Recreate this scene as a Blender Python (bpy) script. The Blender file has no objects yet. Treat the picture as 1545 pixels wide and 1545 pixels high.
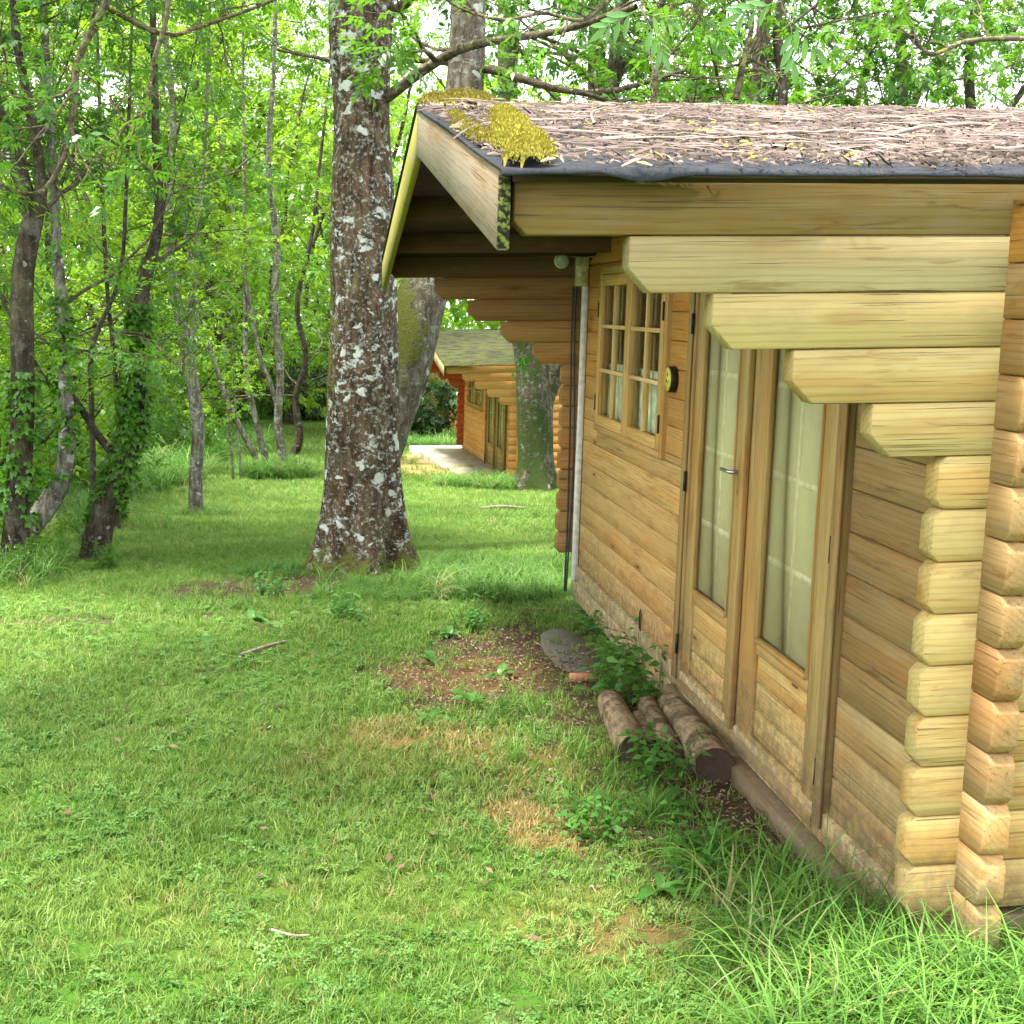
import bpy, bmesh, math, random
import numpy as np
from mathutils import Matrix, Vector

random.seed(7); RNG = np.random.default_rng(7)
SC = bpy.context.scene
COL = SC.collection

# ------------------------------------------------------------------ camera
CAMP = np.array([-1.6711, -3.0487, 1.538])
CR = np.array([0.98892324, -0.14538886, 0.02988155])
CU = np.array([-0.00697015, 0.15560937, 0.98779408])
CF = np.array([0.1482641, 0.9770608, -0.15287234])
FPX = 1974.555          # focal length in pixels of a 1545 px wide picture
cam = bpy.data.objects.new('camera', bpy.data.cameras.new('camera'))
COL.objects.link(cam)
cam.matrix_world = Matrix(((CR[0], CU[0], -CF[0], CAMP[0]), (CR[1], CU[1], -CF[1], CAMP[1]),
                           (CR[2], CU[2], -CF[2], CAMP[2]), (0, 0, 0, 1)))
cam.data.sensor_width = 36; cam.data.lens = FPX / 1545 * 36
cam.data.clip_start = .05; cam.data.clip_end = 600
SC.camera = cam

# ------------------------------------------------------------------ light
SUN_EL, SUN_AZ = 72, 262      # azimuth of the sun, degrees from +Y clockwise (behind, to the left)
W = bpy.data.worlds.new('World'); SC.world = W; W.use_nodes = True
wn, wl = W.node_tree.nodes, W.node_tree.links
sky = wn.new('ShaderNodeTexSky'); sky.sky_type = 'NISHITA'; sky.sun_disc = False
sky.sun_elevation = math.radians(SUN_EL); sky.sun_rotation = math.radians(SUN_AZ)
sky.dust_density = 1.5; sky.air_density = 1; sky.ozone_density = 1
mixw = wn.new('ShaderNodeMix'); mixw.data_type = 'RGBA'
mixw.inputs[0].default_value = .82                     # thin white overcast: most of the blue is gone
wl.new(sky.outputs[0], mixw.inputs[6]); mixw.inputs[7].default_value = (7, 7.1, 7.2, 1)
bg = wn['Background']; wl.new(mixw.outputs[2], bg.inputs[0]); bg.inputs[1].default_value = .15
sun = bpy.data.objects.new('sun', bpy.data.lights.new('sun', 'SUN')); COL.objects.link(sun)
sun.data.energy = 4.4; sun.data.angle = math.radians(10); sun.data.color = (1, .95, .86)
az, el = math.radians(SUN_AZ), math.radians(SUN_EL)
sd = Vector((math.sin(az) * math.cos(el), math.cos(az) * math.cos(el), math.sin(el)))
sun.rotation_euler = sd.to_track_quat('Z', 'Y').to_euler()
SC.view_settings.view_transform = 'Standard'; SC.view_settings.look = 'None'
SC.view_settings.gamma = 1; SC.view_settings.use_curve_mapping = False
SC.view_settings.exposure = 2.08
SC.cycles.max_bounces = 7; SC.cycles.diffuse_bounces = 4; SC.cycles.glossy_bounces = 2
SC.cycles.transmission_bounces = 4; SC.cycles.transparent_max_bounces = 8
SC.cycles.use_denoising = True
SC.cycles.caustics_reflective = False; SC.cycles.caustics_refractive = False

# ------------------------------------------------------------------ small helpers
def at(px, py, Y):
    """world point on the vertical plane y = Y seen at photograph pixel (px, py)"""
    d = CF + CR * (px - 772.5) / FPX - CU * (py - 772.5) / FPX
    return CAMP + d * (Y - CAMP[1]) / d[1]

def lattice(seed, n=64):
    return np.random.default_rng(seed).random((n, n))
_L = {s: lattice(s) for s in range(12)}
def vnoise(x, y, s=0):
    L = _L[s % 12]; n = 64
    x = np.asarray(x, float) + 17.3 * s; y = np.asarray(y, float) + 9.1 * s
    xi = np.floor(x).astype(int); yi = np.floor(y).astype(int); fx = x - xi; fy = y - yi
    fx = fx * fx * (3 - 2 * fx); fy = fy * fy * (3 - 2 * fy)
    a = L[xi % n, yi % n]; b = L[(xi + 1) % n, yi % n]; c = L[xi % n, (yi + 1) % n]; d = L[(xi + 1) % n, (yi + 1) % n]
    return (a * (1 - fx) + b * fx) * (1 - fy) + (c * (1 - fx) + d * fx) * fy
def fbm(x, y, s=0, o=4):
    t = 0; a = .5; k = 1.
    for i in range(o):
        t = t + a * vnoise(np.asarray(x) * k, np.asarray(y) * k, s + i); a *= .5; k *= 2.03
    return t / (1 - .5 ** o)

GYS = [-12, -3, 0, 2, 5.1, 8, 12, 17, 20, 25, 36, 60, 140]
GZS = [-.05, -.15, -.2, -.26, -.36, -.55, -.9, -1.25, -1.36, -1.5, -1.95, -3.2, -6]
def gz(x, y):
    x = np.asarray(x, float); y = np.asarray(y, float)
    z = np.interp(y, GYS, GZS)
    z = z + (fbm(x * .8, y * .8, 3) - .5) * .05 * np.clip((y + 2) / 6, .3, 1)
    bank = np.clip((-x - 3.5 - .05 * y) / 4, 0, 1)
    z = z + bank * .25
    return z

def lk(o, parent=None):
    COL.objects.link(o)
    if parent is not None: o.parent = parent
    return o
def tag(o, label=None, cat=None, group=None, kind=None):
    if label: o['label'] = label
    if cat: o['category'] = cat
    if group: o['group'] = group
    if kind: o['kind'] = kind
    return o
def empty(name, loc=(0, 0, 0), rz=0):
    o = bpy.data.objects.new(name, None); o.empty_display_size = .2
    o.location = loc; o.rotation_euler = (0, 0, rz); COL.objects.link(o); return o

def np_mesh(name, V, F, mat=None, attrs=None, smooth=False):
    """V (n,3), F list of int arrays (m,k)"""
    me = bpy.data.meshes.new(name)
    V = np.asarray(V, np.float32)
    if not isinstance(F, list): F = [F]
    F = [np.asarray(f, np.int32) for f in F if len(f)]
    me.vertices.add(len(V)); me.vertices.foreach_set('co', V.ravel())
    nl = sum(f.size for f in F); npol = sum(len(f) for f in F)
    me.loops.add(nl); me.loops.foreach_set('vertex_index', np.concatenate([f.ravel() for f in F]))
    me.polygons.add(npol)
    tot = np.concatenate([np.full(len(f), f.shape[1], np.int32) for f in F])
    st = np.concatenate([[0], np.cumsum(tot)[:-1]]).astype(np.int32)
    me.polygons.foreach_set('loop_start', st); me.polygons.foreach_set('loop_total', tot)
    if smooth: me.polygons.foreach_set('use_smooth', np.ones(npol, bool))
    me.update(calc_edges=True); me.validate()
    if attrs:
        for k, a in attrs.items():
            a = np.asarray(a)
            if a.ndim == 1 and a.dtype.kind == 'i':
                at_ = me.attributes.new(k, 'INT', 'POINT'); at_.data.foreach_set('value', a.astype(np.int32))
            elif a.ndim == 1:
                at_ = me.attributes.new(k, 'FLOAT', 'POINT'); at_.data.foreach_set('value', a.astype(np.float32))
            elif a.shape[1] == 4:
                at_ = me.attributes.new(k, 'FLOAT_COLOR', 'POINT'); at_.data.foreach_set('color', a.astype(np.float32).ravel())
            else:
                at_ = me.attributes.new(k, 'FLOAT_VECTOR', 'POINT'); at_.data.foreach_set('vector', a.astype(np.float32).ravel())
    if mat: me.materials.append(mat)
    return me
def obj(name, me, parent=None, color=None):
    o = bpy.data.objects.new(name, me); lk(o, parent)
    if color is not None: o.color = color
    return o

# ------------------------------------------------------------------ material helpers
class NT:
    def __init__(s, name, rough=.8, spec=.3):
        s.m = bpy.data.materials.new(name); s.m.use_nodes = True
        s.n, s.l = s.m.node_tree.nodes, s.m.node_tree.links
        s.b = s.n['Principled BSDF']; s.out = s.n['Material Output']
        s.b.inputs['Roughness'].default_value = rough
        s.b.inputs['Specular IOR Level'].default_value = spec
    def link(s, a, b): s.l.new(a, b)
    def new(s, t, **k):
        n = s.n.new(t)
        for a, v in k.items(): setattr(n, a, v)
        return n
    def _in(s, n, i, v):
        if v is None: return
        if hasattr(v, 'is_output'): s.l.new(v, n.inputs[i])
        elif isinstance(v, (tuple, list)) and len(v) == 3 and n.inputs[i].type == 'RGBA': n.inputs[i].default_value = (*v, 1)
        else: n.inputs[i].default_value = v
    def math(s, op, a, b=None, c=None, clamp=False):
        n = s.new('ShaderNodeMath', operation=op, use_clamp=clamp); s._in(n, 0, a); s._in(n, 1, b); s._in(n, 2, c); return n.outputs[0]
    def vmath(s, op, a, b=None):
        n = s.new('ShaderNodeVectorMath', operation=op); s._in(n, 0, a); s._in(n, 1, b); return n.outputs[0]
    def mix(s, f, a, b, blend='MIX'):
        n = s.new('ShaderNodeMix', data_type='RGBA', blend_type=blend); s._in(n, 0, f); s._in(n, 6, a); s._in(n, 7, b); return n.outputs[2]
    def noise(s, vec, scale, detail=3, rough=.55, dist=0):
        n = s.new('ShaderNodeTexNoise'); s._in(n, 'Vector', vec); n.inputs['Scale'].default_value = scale
        n.inputs['Detail'].default_value = detail; n.inputs['Roughness'].default_value = rough; n.inputs['Distortion'].default_value = dist
        return n.outputs[0]
    def voro(s, vec, scale, out='Distance', feature='F1'):
        n = s.new('ShaderNodeTexVoronoi', feature=feature); s._in(n, 'Vector', vec); n.inputs['Scale'].default_value = scale; return n.outputs[out]
    def rng(s, v, a, b, c=0., d=1.):
        n = s.new('ShaderNodeMapRange', interpolation_type='SMOOTHSTEP'); s._in(n, 0, v)
        for i, q in enumerate((a, b, c, d)): n.inputs[i + 1].default_value = q
        return n.outputs[0]
    def attr(s, name, out='Fac', t='GEOMETRY'):
        n = s.new('ShaderNodeAttribute', attribute_name=name, attribute_type=t); return n.outputs[out]
    def pos(s): return s.new('ShaderNodeNewGeometry').outputs['Position']
    def obj(s): return s.new('ShaderNodeTexCoord').outputs['Object']
    def ramp(s, f, stops):
        n = s.new('ShaderNodeValToRGB'); s._in(n, 0, f); e = n.color_ramp.elements
        while len(e) < len(stops): e.new(.5)
        for i, (p, c) in enumerate(stops): e[i].position = p; e[i].color = (*c, 1)
        return n.outputs[0]
    def base(s, c): s._in(s.b, 'Base Color', c); return s
    def bump(s, h, st, dist=.01):
        n = s.new('ShaderNodeBump'); s._in(n, 'Height', h); n.inputs['Strength'].default_value = st; n.inputs['Distance'].default_value = dist
        s.l.new(n.outputs[0], s.b.inputs['Normal'])

def wood_mat(name='weathered_pine', grey=0.):
    t = NT(name, .72, .25)
    oi = t.new('ShaderNodeObjectInfo')
    g = t.attr('grain', 'Vector')
    off = t.new('ShaderNodeCombineXYZ')
    t._in(off, 0, t.math('MULTIPLY', oi.outputs['Random'], 37.)); t._in(off, 1, t.math('MULTIPLY', oi.outputs['Random'], 11.)); t._in(off, 2, t.math('MULTIPLY', oi.outputs['Random'], 23.))
    co = t.vmath('ADD', g, off.outputs[0])
    A = t.noise(t.vmath('MULTIPLY', co, (1.3, 16, 16)), 1, 4, .6, .8)
    B = t.noise(t.vmath('MULTIPLY', co, (5, 170, 170)), 1, 3, .6)
    rings = t.new('ShaderNodeTexWave', wave_type='RINGS', rings_direction='X'); 
    t.link(t.vmath('MULTIPLY', co, (1.2, 9, 9)), rings.inputs['Vector']); rings.inputs['Scale'].default_value = 2.2
    rings.inputs['Distortion'].default_value = 5; rings.inputs['Detail'].default_value = 2; rings.inputs['Detail Scale'].default_value = .8
    C = t.noise(t.pos(), 2.3, 5, .65)
    D = t.noise(t.vmath('MULTIPLY', co, (3, 9, 9)), 2, 4, .6)
    kn = t.voro(t.vmath('MULTIPLY', t.vmath('ADD', co, t.vmath('SCALE', (0, 0, 0))), (1.9, 7, 7)), 1)
    knm = t.rng(kn, .05, .13, 1, 0)
    col = oi.outputs['Color']; alpha = oi.outputs['Alpha']
    warm = t.rng(t.noise(t.vmath('MULTIPLY', co, (1.1, 7, 7)), 1, 4, .6, .5), .44, .66)
    sub = t.noise(t.vmath('MULTIPLY', co, (2.2, 60, 60)), 1, 4, .65, .4)
    c = t.mix(t.rng(A, .3, .7), t.mix(1, col, (.90, .86, .80), 'MULTIPLY'), t.mix(1, col, (1.06, 1.06, 1.05), 'MULTIPLY'))
    c = t.mix(t.math('MULTIPLY', warm, .62), c, t.mix(1, c, (1.0, .70, .42), 'MULTIPLY'))
    brn = t.rng(t.noise(t.vmath('MULTIPLY', co, (2.6, 22, 22)), 1, 5, .7, .6), .56, .68)
    c = t.mix(t.math('MULTIPLY', brn, t.math('ADD', .18, t.math('MULTIPLY', alpha, .45))), c, t.mix(1, c, (.52, .38, .24), 'MULTIPLY'))
    c = t.mix(t.rng(rings.outputs['Fac'], .6, 1, 0, .32), c, t.mix(1, c, (.62, .5, .36), 'MULTIPLY'))
    c = t.mix(t.rng(sub, .56, .74, 0, .36), c, t.mix(1, c, (.5, .42, .34), 'MULTIPLY'))
    crack = t.noise(t.vmath('MULTIPLY', co, (2.5, 190, 190)), 1, 2, .5)
    c = t.mix(t.rng(crack, .64, .70, 0, .75), c, (.06, .045, .03))
    c = t.mix(t.math('MULTIPLY', t.rng(D, .5, .74), t.math('MULTIPLY', alpha, .4)), c, t.mix(1, (.21, .16, .105), t.mix(B, (.7, .7, .7), (1.3, 1.3, 1.3)), 'MULTIPLY'))
    c = t.mix(t.math('MULTIPLY', t.rng(C, .48, .72), t.math('MULTIPLY', alpha, .35)), c, (.17, .145, .05))
    pz_ = t.new('ShaderNodeSeparateXYZ'); t.link(t.obj(), pz_.inputs[0])
    spl = t.math('MULTIPLY', t.rng(t.math('ADD', pz_.outputs[2], t.math('MULTIPLY', t.noise(t.pos(), 7, 5, .7), -.5)), -.35, .12, .75, 0), t.rng(t.noise(t.pos(), 26, 4, .7), .35, .6))
    c = t.mix(t.math('MULTIPLY', spl, t.rng(alpha, .1, .3)), c, (.16, .115, .065))      # splash dirt near the ground
    knd = t.noise(t.vmath('MULTIPLY', co, (9, 30, 30)), 1, 2)
    kn2 = t.voro(t.vmath('MULTIPLY', co, (2.1, 8.5, 8.5)), 1); kk = t.math('ADD', kn2, t.math('MULTIPLY', t.math('SUBTRACT', knd, .5), .09))
    c = t.mix(t.rng(kk, .10, .26, .45, 0), c, t.mix(1, c, (.66, .46, .28), 'MULTIPLY'))
    c = t.mix(t.rng(kk, .045, .085, .9, 0), c, (.075, .04, .02))
    t.base(c)
    t.bump(t.math('ADD', t.math('MULTIPLY', B, .5), t.math('MULTIPLY', t.math('SUBTRACT', 1., t.rng(crack, .62, .70)), .9)), .5, .003)
    return t.m
M = {}
M['wood'] = wood_mat()

def plain(name, col, rough=.6, metal=0, var=.15, sc=30, bump=.2):
    t = NT(name, rough, .4); n = t.noise(t.obj(), sc, 3)
    t.base(t.mix(t.rng(n, .3, .7), tuple(q * (1 - var) for q in col), tuple(min(1, q * (1 + var)) for q in col)))
    t.b.inputs['Metallic'].default_value = metal; t.bump(n, bump, .002); return t.m
M['dark_metal'] = plain('dark_metal', (.035, .03, .025), .5, .6)
M['steel'] = plain('steel', (.5, .48, .44), .3, .9)
M['white_plastic'] = plain('white_plastic', (.62, .62, .56), .5)
M['cream_plastic'] = plain('cream_plastic', (.42, .38, .16), .55, 0, .3)
M['black_rubber'] = plain('black_rubber', (.02, .02, .025), .5)
M['yellow_dial'] = plain('yellow_dial', (.62, .5, .07), .5)
M['blind'] = plain('blind', (.66, .60, .35), .85, 0, .03, 4, .1)
M['net'] = plain('net', (.62, .70, .52), .9, 0, .35, 9, .2)
M['muntin'] = plain('muntin', (.88, .80, .55), .7)
M['interior'] = plain('interior', (.10, .075, .05), .9)
M['opal'] = plain('opal', (.45, .5, .42), .35)
def glass(name='door_glass', f0=.15, f1=.22):
    t = NT(name, .06, .5)
    tr = t.new('ShaderNodeBsdfTransparent'); tr.inputs[0].default_value = (.97, .985, .96, 1)
    gl = t.new('ShaderNodeBsdfGlossy'); gl.inputs['Roughness'].default_value = .09
    n = t.noise(t.pos(), 3, 3); fr = t.new('ShaderNodeFresnel'); fr.inputs[0].default_value = 1.15
    bp = t.new('ShaderNodeBump'); bp.inputs['Strength'].default_value = .04; t.link(n, bp.inputs['Height'])
    t.link(bp.outputs[0], gl.inputs['Normal'])
    mx = t.new('ShaderNodeMixShader'); bf = t.new('ShaderNodeNewGeometry').outputs['Backfacing']; t.link(t.math('MULTIPLY', t.math('SUBTRACT', 1., bf), fr.outputs[0]), mx.inputs[0])
    t.link(tr.outputs[0], mx.inputs[1]); t.link(gl.outputs[0], mx.inputs[2])
    df = t.new('ShaderNodeBsdfDiffuse'); df.inputs[0].default_value = (.58, .50, .26, 1)      # thin film of dust and algae
    m2 = t.new('ShaderNodeMixShader'); t.link(t.rng(t.noise(t.pos(), 5, 5), .3, .75, f0, f1), m2.inputs[0])
    t.link(mx.outputs[0], m2.inputs[1]); t.link(df.outputs[0], m2.inputs[2]); t.link(m2.outputs[0], t.out.inputs[0])
    return t.m
M['glass'] = glass(); M['glass_clear'] = glass('window_glass', .0, .05)
def felt(name, moss, mosscol=(.30, .26, .03)):
    t = NT(name, .9, .2); p = t.obj()
    n = t.noise(p, 60, 4); n2 = t.noise(p, 3.2, 6, .7)
    c = t.mix(n, (.018, .02, .025), (.04, .043, .052))
    c = t.mix(t.rng(n2, .62 - moss, .70 - moss), c, t.mix(t.noise(p, 25, 3), mosscol, tuple(q * .45 for q in mosscol)))
    if moss > .2: c = t.mix(t.rng(t.noise(t.vmath('MULTIPLY', p, (.45, 1.6, 1)), 9, 5, .7), .46, .58), c, (.03, .022, .015))
    t.base(c); t.bump(t.noise(p, 12 if moss > .2 else 22, 6, .75), 1. if moss > .2 else .6, .05 if moss > .2 else .02); return t.m
M['felt'] = felt('roof_felt', .0)
M['felt_moss'] = felt('mossy_roof_felt', .3, (.085, .10, .018))
def litter_mat(name, stops, trans=False):
    t = NT(name, .85, .2); v = t.attr('tint')
    t.base(t.mix(t.rng(t.noise(t.obj(), 90, 2), .3, .7, 0, .35), t.ramp(v, stops), (.06, .045, .035))); return t.m
M['litter'] = litter_mat('bark_litter', [(0, (.022, .016, .012)), (.4, (.075, .055, .046)), (.75, (.15, .11, .095)), (.92, (.29, .23, .20)), (1, (.24, .20, .04))])
M['chips'] = litter_mat('wood_chips', [(0, (.05, .03, .018)), (.45, (.14, .09, .05)), (.85, (.28, .20, .12)), (1, (.42, .34, .22))])
M['moss'] = litter_mat('yellow_moss', [(0, (.13, .095, .02)), (.4, (.26, .22, .025)), (1, (.38, .35, .035))])
def leafmat(name, dark, light, tr=(.25, .42, .04), inst=False, gloss=.35, tf=.42):
    t = NT(name, gloss, .35)
    v = t.attr('tint')
    if inst: v = t.math('ADD', t.math('MULTIPLY', v, .5), t.math('MULTIPLY', t.attr('tint', 'Fac', 'INSTANCER'), .6), clamp=True)
    n = t.noise(t.pos(), 1.1, 3)
    f = t.math('ADD', t.math('MULTIPLY', v, .7), t.math('MULTIPLY', n, .35), clamp=True)
    c = t.mix(f, dark, light); t.base(c)
    tl = t.new('ShaderNodeBsdfTranslucent'); t.link(t.mix(.5, c, tr), tl.inputs[0])
    mx = t.new('ShaderNodeMixShader'); mx.inputs[0].default_value = tf
    t.link(t.b.outputs[0], mx.inputs[1]); t.link(tl.outputs[0], mx.inputs[2]); t.link(mx.outputs[0], t.out.inputs[0])
    return t.m
M['leaf'] = leafmat('ash_leaves', (.022, .085, .010), (.11, .26, .02), (.20, .44, .02))
M['leaf_yel'] = leafmat('pale_leaves', (.05, .15, .012), (.24, .42, .03), (.42, .66, .03))
M['leaf_shade'] = leafmat('shaded_ash_leaves', (.014, .055, .010), (.07, .19, .02), (.13, .32, .02))  # darker copy of the ash leaves, standing for foliage in shade
M['leaf_dark'] = leafmat('dark_leaves', (.018, .055, .018), (.06, .13, .035), (.1, .2, .03), tf=.3)
M['leaf_blue'] = leafmat('near_ash_leaves', (.05, .16, .045), (.15, .33, .09))
def grassmat(name, dark, light, dry, tf=.35):
    t = NT(name, .5, .3); v = t.attr('tint'); w = t.attr('dry', 'Fac', 'INSTANCER'); iv = t.attr('tint', 'Fac', 'INSTANCER')
    c = t.mix(t.math('ADD', t.math('MULTIPLY', v, .5), t.math('MULTIPLY', iv, .5)), dark, light)
    c = t.mix(t.math('MULTIPLY', t.math('ADD', t.math('MULTIPLY', w, 1.5), t.math('SUBTRACT', v, .6)), w, clamp=True), c, dry)
    t.base(c); tl = t.new('ShaderNodeBsdfTranslucent'); t.link(c, tl.inputs[0]); mx = t.new('ShaderNodeMixShader'); mx.inputs[0].default_value = tf
    t.link(t.b.outputs[0], mx.inputs[1]); t.link(tl.outputs[0], mx.inputs[2]); t.link(mx.outputs[0], t.out.inputs[0]); return t.m
M['grass'] = grassmat('lawn_blades', (.065, .165, .018), (.30, .43, .085), (.44, .33, .14))
M['clover'] = grassmat('clover_leaves', (.06, .17, .025), (.26, .42, .11), (.3, .22, .08))
M['tall'] = grassmat('long_grass', (.05, .155, .022), (.20, .37, .06), (.48, .40, .2))

def bark(name, base, light, lichen, moss_amt, lich_amt, moss_col=(.16, .15, .015), vs=.25, lsc=7):
    t = NT(name, .9, .15); p = t.pos()
    pv = t.vmath('MULTIPLY', p, (1, 1, vs))
    a = t.noise(pv, 20, 6, .7, .6); b = t.noise(p, 7, 5, .65, .4)
    c = t.mix(t.rng(a, .35, .68), base, light)
    c = t.mix(t.rng(b, .38, .62, 0, .75), c, t.mix(1, c, (.5, .42, .32), 'MULTIPLY'))
    c = t.mix(t.rng(t.noise(p, 4.5, 5, .7), .5, .7, 0, .45), c, (.10, .10, .045))
    # lichen: crisp-edged crusts of different sizes
    wv = t.vmath('ADD', p, t.vmath('SCALE', (0, 0, 0)))
    n3 = t.new('ShaderNodeTexNoise'); t.link(p, n3.inputs['Vector']); n3.inputs['Scale'].default_value = 9; n3.inputs['Detail'].default_value = 4
    dn = t.vmath('MULTIPLY', t.vmath('SUBTRACT', n3.outputs['Color'], (.5, .5, .5)), (.13, .13, .13))
    vo = t.voro(t.vmath('MULTIPLY', t.vmath('ADD', p, dn), (1, 1, 1.25)), lsc, 'Distance')
    vr = t.new('ShaderNodeTexVoronoi'); t.link(t.vmath('MULTIPLY', t.vmath('ADD', p, dn), (1, 1, 1.25)), vr.inputs['Vector']); vr.inputs['Scale'].default_value = lsc
    sp = t.new('ShaderNodeSeparateColor'); t.link(vr.outputs['Color'], sp.inputs[0])
    rad = t.math('MULTIPLY', t.rng(sp.outputs[0], 1 - lich_amt, 1, 0, 1), .40)
    lm = t.rng(t.math('ADD', t.math('SUBTRACT', rad, vo), t.math('MULTIPLY', t.math('SUBTRACT', t.noise(p, 45, 4, .7), .5), .34)), 0, .07)
    ncl = t.rng(t.noise(p, 2.6, 2), .38, .62, .0, .075)
    org = t.rng(t.math('ADD', t.noise(t.vmath('MULTIPLY', p, (1, 1, 1.3)), 10, 8, .70, .3), ncl), .61, .65)
    lm = t.math('MAXIMUM', lm, t.math('MULTIPLY', org, lich_amt * 1.5))
    fine = t.rng(t.noise(p, 30, 5, .7), .60 - lich_amt * .10, .66 - lich_amt * .10, 0, .75)
    lm = t.math('MAXIMUM', t.math('MULTIPLY', lm, t.rng(t.noise(p, 55, 3), .25, .45, .35, 1)), t.math('MULTIPLY', fine, .55))
    c = t.mix(t.math('MULTIPLY', lm, .92), c, t.mix(t.noise(p, 30, 3), lichen, tuple(q * .62 for q in lichen)))
    mo = t.attr('moss')
    mf = t.rng(t.math('ADD', t.noise(p, 9, 5, .7), t.math('MULTIPLY', mo, .75)), .95 - moss_amt, 1.12 - moss_amt)
    c = t.mix(mf, c, t.mix(t.noise(p, 50, 3), moss_col, tuple(min(1, q * 2) for q in moss_col)))
    t.base(c)
    hgt = t.math('ADD', t.math('ADD', a, t.math('MULTIPLY', lm, .3)), t.math('MULTIPLY', t.math('MULTIPLY', t.noise(p, 90, 3), mf), 1.2))
    t.bump(hgt, .9, .018); return t.m
M['bark_big'] = bark('lichen_bark', (.022, .015, .009), (.135, .092, .057), (.56, .60, .55), .10, .62, (.075, .08, .015), lsc=7.5)
M['bark_pale'] = bark('pale_bark', (.12, .10, .075), (.30, .27, .22), (.55, .56, .5), .1, .3)
M['bark_moss'] = bark('mossy_bark', (.05, .042, .03), (.16, .14, .11), (.42, .44, .38), .24, .28, (.03, .045, .010))
M['bark_lean'] = bark('mossy_grey_bark', (.05, .043, .03), (.16, .145, .115), (.4, .42, .37), .22, .3, (.06, .065, .012))
M['bark_slim'] = bark('slim_bark', (.08, .07, .055), (.30, .28, .24), (.5, .52, .47), .1, .45, lsc=14)
M['bark_dark'] = bark('dark_bark', (.03, .024, .018), (.10, .08, .06), (.3, .31, .27), .15, .18, lsc=14)
M['twig'] = bark('twig_bark', (.055, .04, .03), (.17, .14, .10), (.34, .32, .18), .05, .4, (.25, .2, .03), 1, 16)

# ------------------------------------------------------------------ boxes and prisms with a grain direction
class MB:
    def __init__(s): s.V = []; s.F = {}; s.G = []; s.n = 0
    def _add(s, bm, axis, gs=None):
        V0 = np.array([v.co[:] for v in bm.verts]); V = V0
        if gs is not None: V = V0.copy(); V[:, 2] += gs * np.abs(V[:, 1] - RIDGE_Y) 
        g = np.empty_like(V); o = [a for a in range(3) if a != axis]
        g[:, 0] = V[:, axis]; g[:, 1] = V[:, o[0]]; g[:, 2] = V[:, o[1]]
        g += np.array([random.random() * 30, random.random() * 9, random.random() * 9])
        bm.verts.index_update()
        for f in bm.faces:
            s.F.setdefault(len(f.verts), []).append([v.index + s.n for v in f.verts])
        s.V.append(V0); s.G.append(g); s.n += len(V); bm.free()
    def prism(s, pts, axis, a0, a1, bev=0., grain=None, gs=None):
        """outline pts in the two remaining axes (in x,y,z order), extruded along axis a0..a1"""
        bm = bmesh.new(); o = [a for a in range(3) if a != axis]
        def mk(a):
            r = []
            for p in pts:
                c = [0, 0, 0]; c[axis] = a; c[o[0]] = p[0]; c[o[1]] = p[1]; r.append(bm.verts.new(c))
            return r
        A = mk(a0); B = mk(a1); n = len(A)
        bm.faces.new(A); bm.faces.new(B[::-1])
        for i in range(n): bm.faces.new([A[i], B[i], B[(i + 1) % n], A[(i + 1) % n]])
        bmesh.ops.recalc_face_normals(bm, faces=bm.faces)
        if bev: bmesh.ops.bevel(bm, geom=list(bm.edges), offset=bev, segments=1, affect='EDGES', profile=.5)
        if grain is None:
            P = np.array(pts); e = P.max(0) - P.min(0); L = [0, 0, 0]; L[o[0]] = e[0]; L[o[1]] = e[1]; L[axis] = abs(a1 - a0); grain = int(np.argmax(L))
        s._add(bm, grain, gs); return s
    def box(s, x0, x1, y0, y1, z0, z1, bev=.003, grain=None):
        s.prism([(x0, y0), (x1, y0), (x1, y1), (x0, y1)], 2, z0, z1, bev,
                grain if grain is not None else int(np.argmax([abs(x1 - x0), abs(y1 - y0), abs(z1 - z0)]))); return s
    def cyl(s, c, axis, r, l, k=20, bev=0., r2=None):
        o = [a for a in range(3) if a != axis]
        s.prism([(c[o[0]] + r * math.cos(2 * math.pi * i / k), c[o[1]] + (r2 or r) * math.sin(2 * math.pi * i / k)) for i in range(k)], axis, c[axis], c[axis] + l, bev); return s
    def build(s, name, mat, parent=None, color=None, tilt=0):
        V = np.concatenate(s.V); 
        if tilt: V = V.copy(); V[:, 2] += tilt * V[:, 0]
        me = np_mesh(name, V, [np.array(f) for f in s.F.values()], mat, {'grain': np.concatenate(s.G)})
        return obj(name, me, parent, color)
def tubes(polys, k=6, ref=None):
    """polys: list of (pts(n,3), radii(n)); returns V, F, attr ring parameter"""
    Vs, Fs, n0 = [], [], 0
    for pts, rad in polys:
        pts = np.asarray(pts, float); n = len(pts)
        T = np.gradient(pts, axis=0); T /= np.linalg.norm(T, axis=1, keepdims=True) + 1e-9
        up = np.array([0, 0, 1.]) if abs(T[0, 2]) < .8 else np.array([1., 0, 0])
        A = np.cross(T, up); A /= np.linalg.norm(A, axis=1, keepdims=True) + 1e-9
        B = np.cross(T, A); th = np.arange(k) * 2 * np.pi / k
        R = np.asarray(rad)
        R = R[:, None] if R.ndim == 1 else R
        ring = pts[:, None] + R[..., None] * (A[:, None] * np.cos(th)[None, :, None] + B[:, None] * np.sin(th)[None, :, None])
        Vs.append(ring.reshape(-1, 3))
        i = np.arange(n - 1)[:, None] * k; j = np.arange(k)[None]; j2 = (j + 1) % k
        Fs.append(np.stack([i + j, i + k + j, i + k + j2, i + j2], -1).reshape(-1, 4) + n0)
        n0 += n * k
    return np.concatenate(Vs), np.concatenate(Fs)

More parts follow.
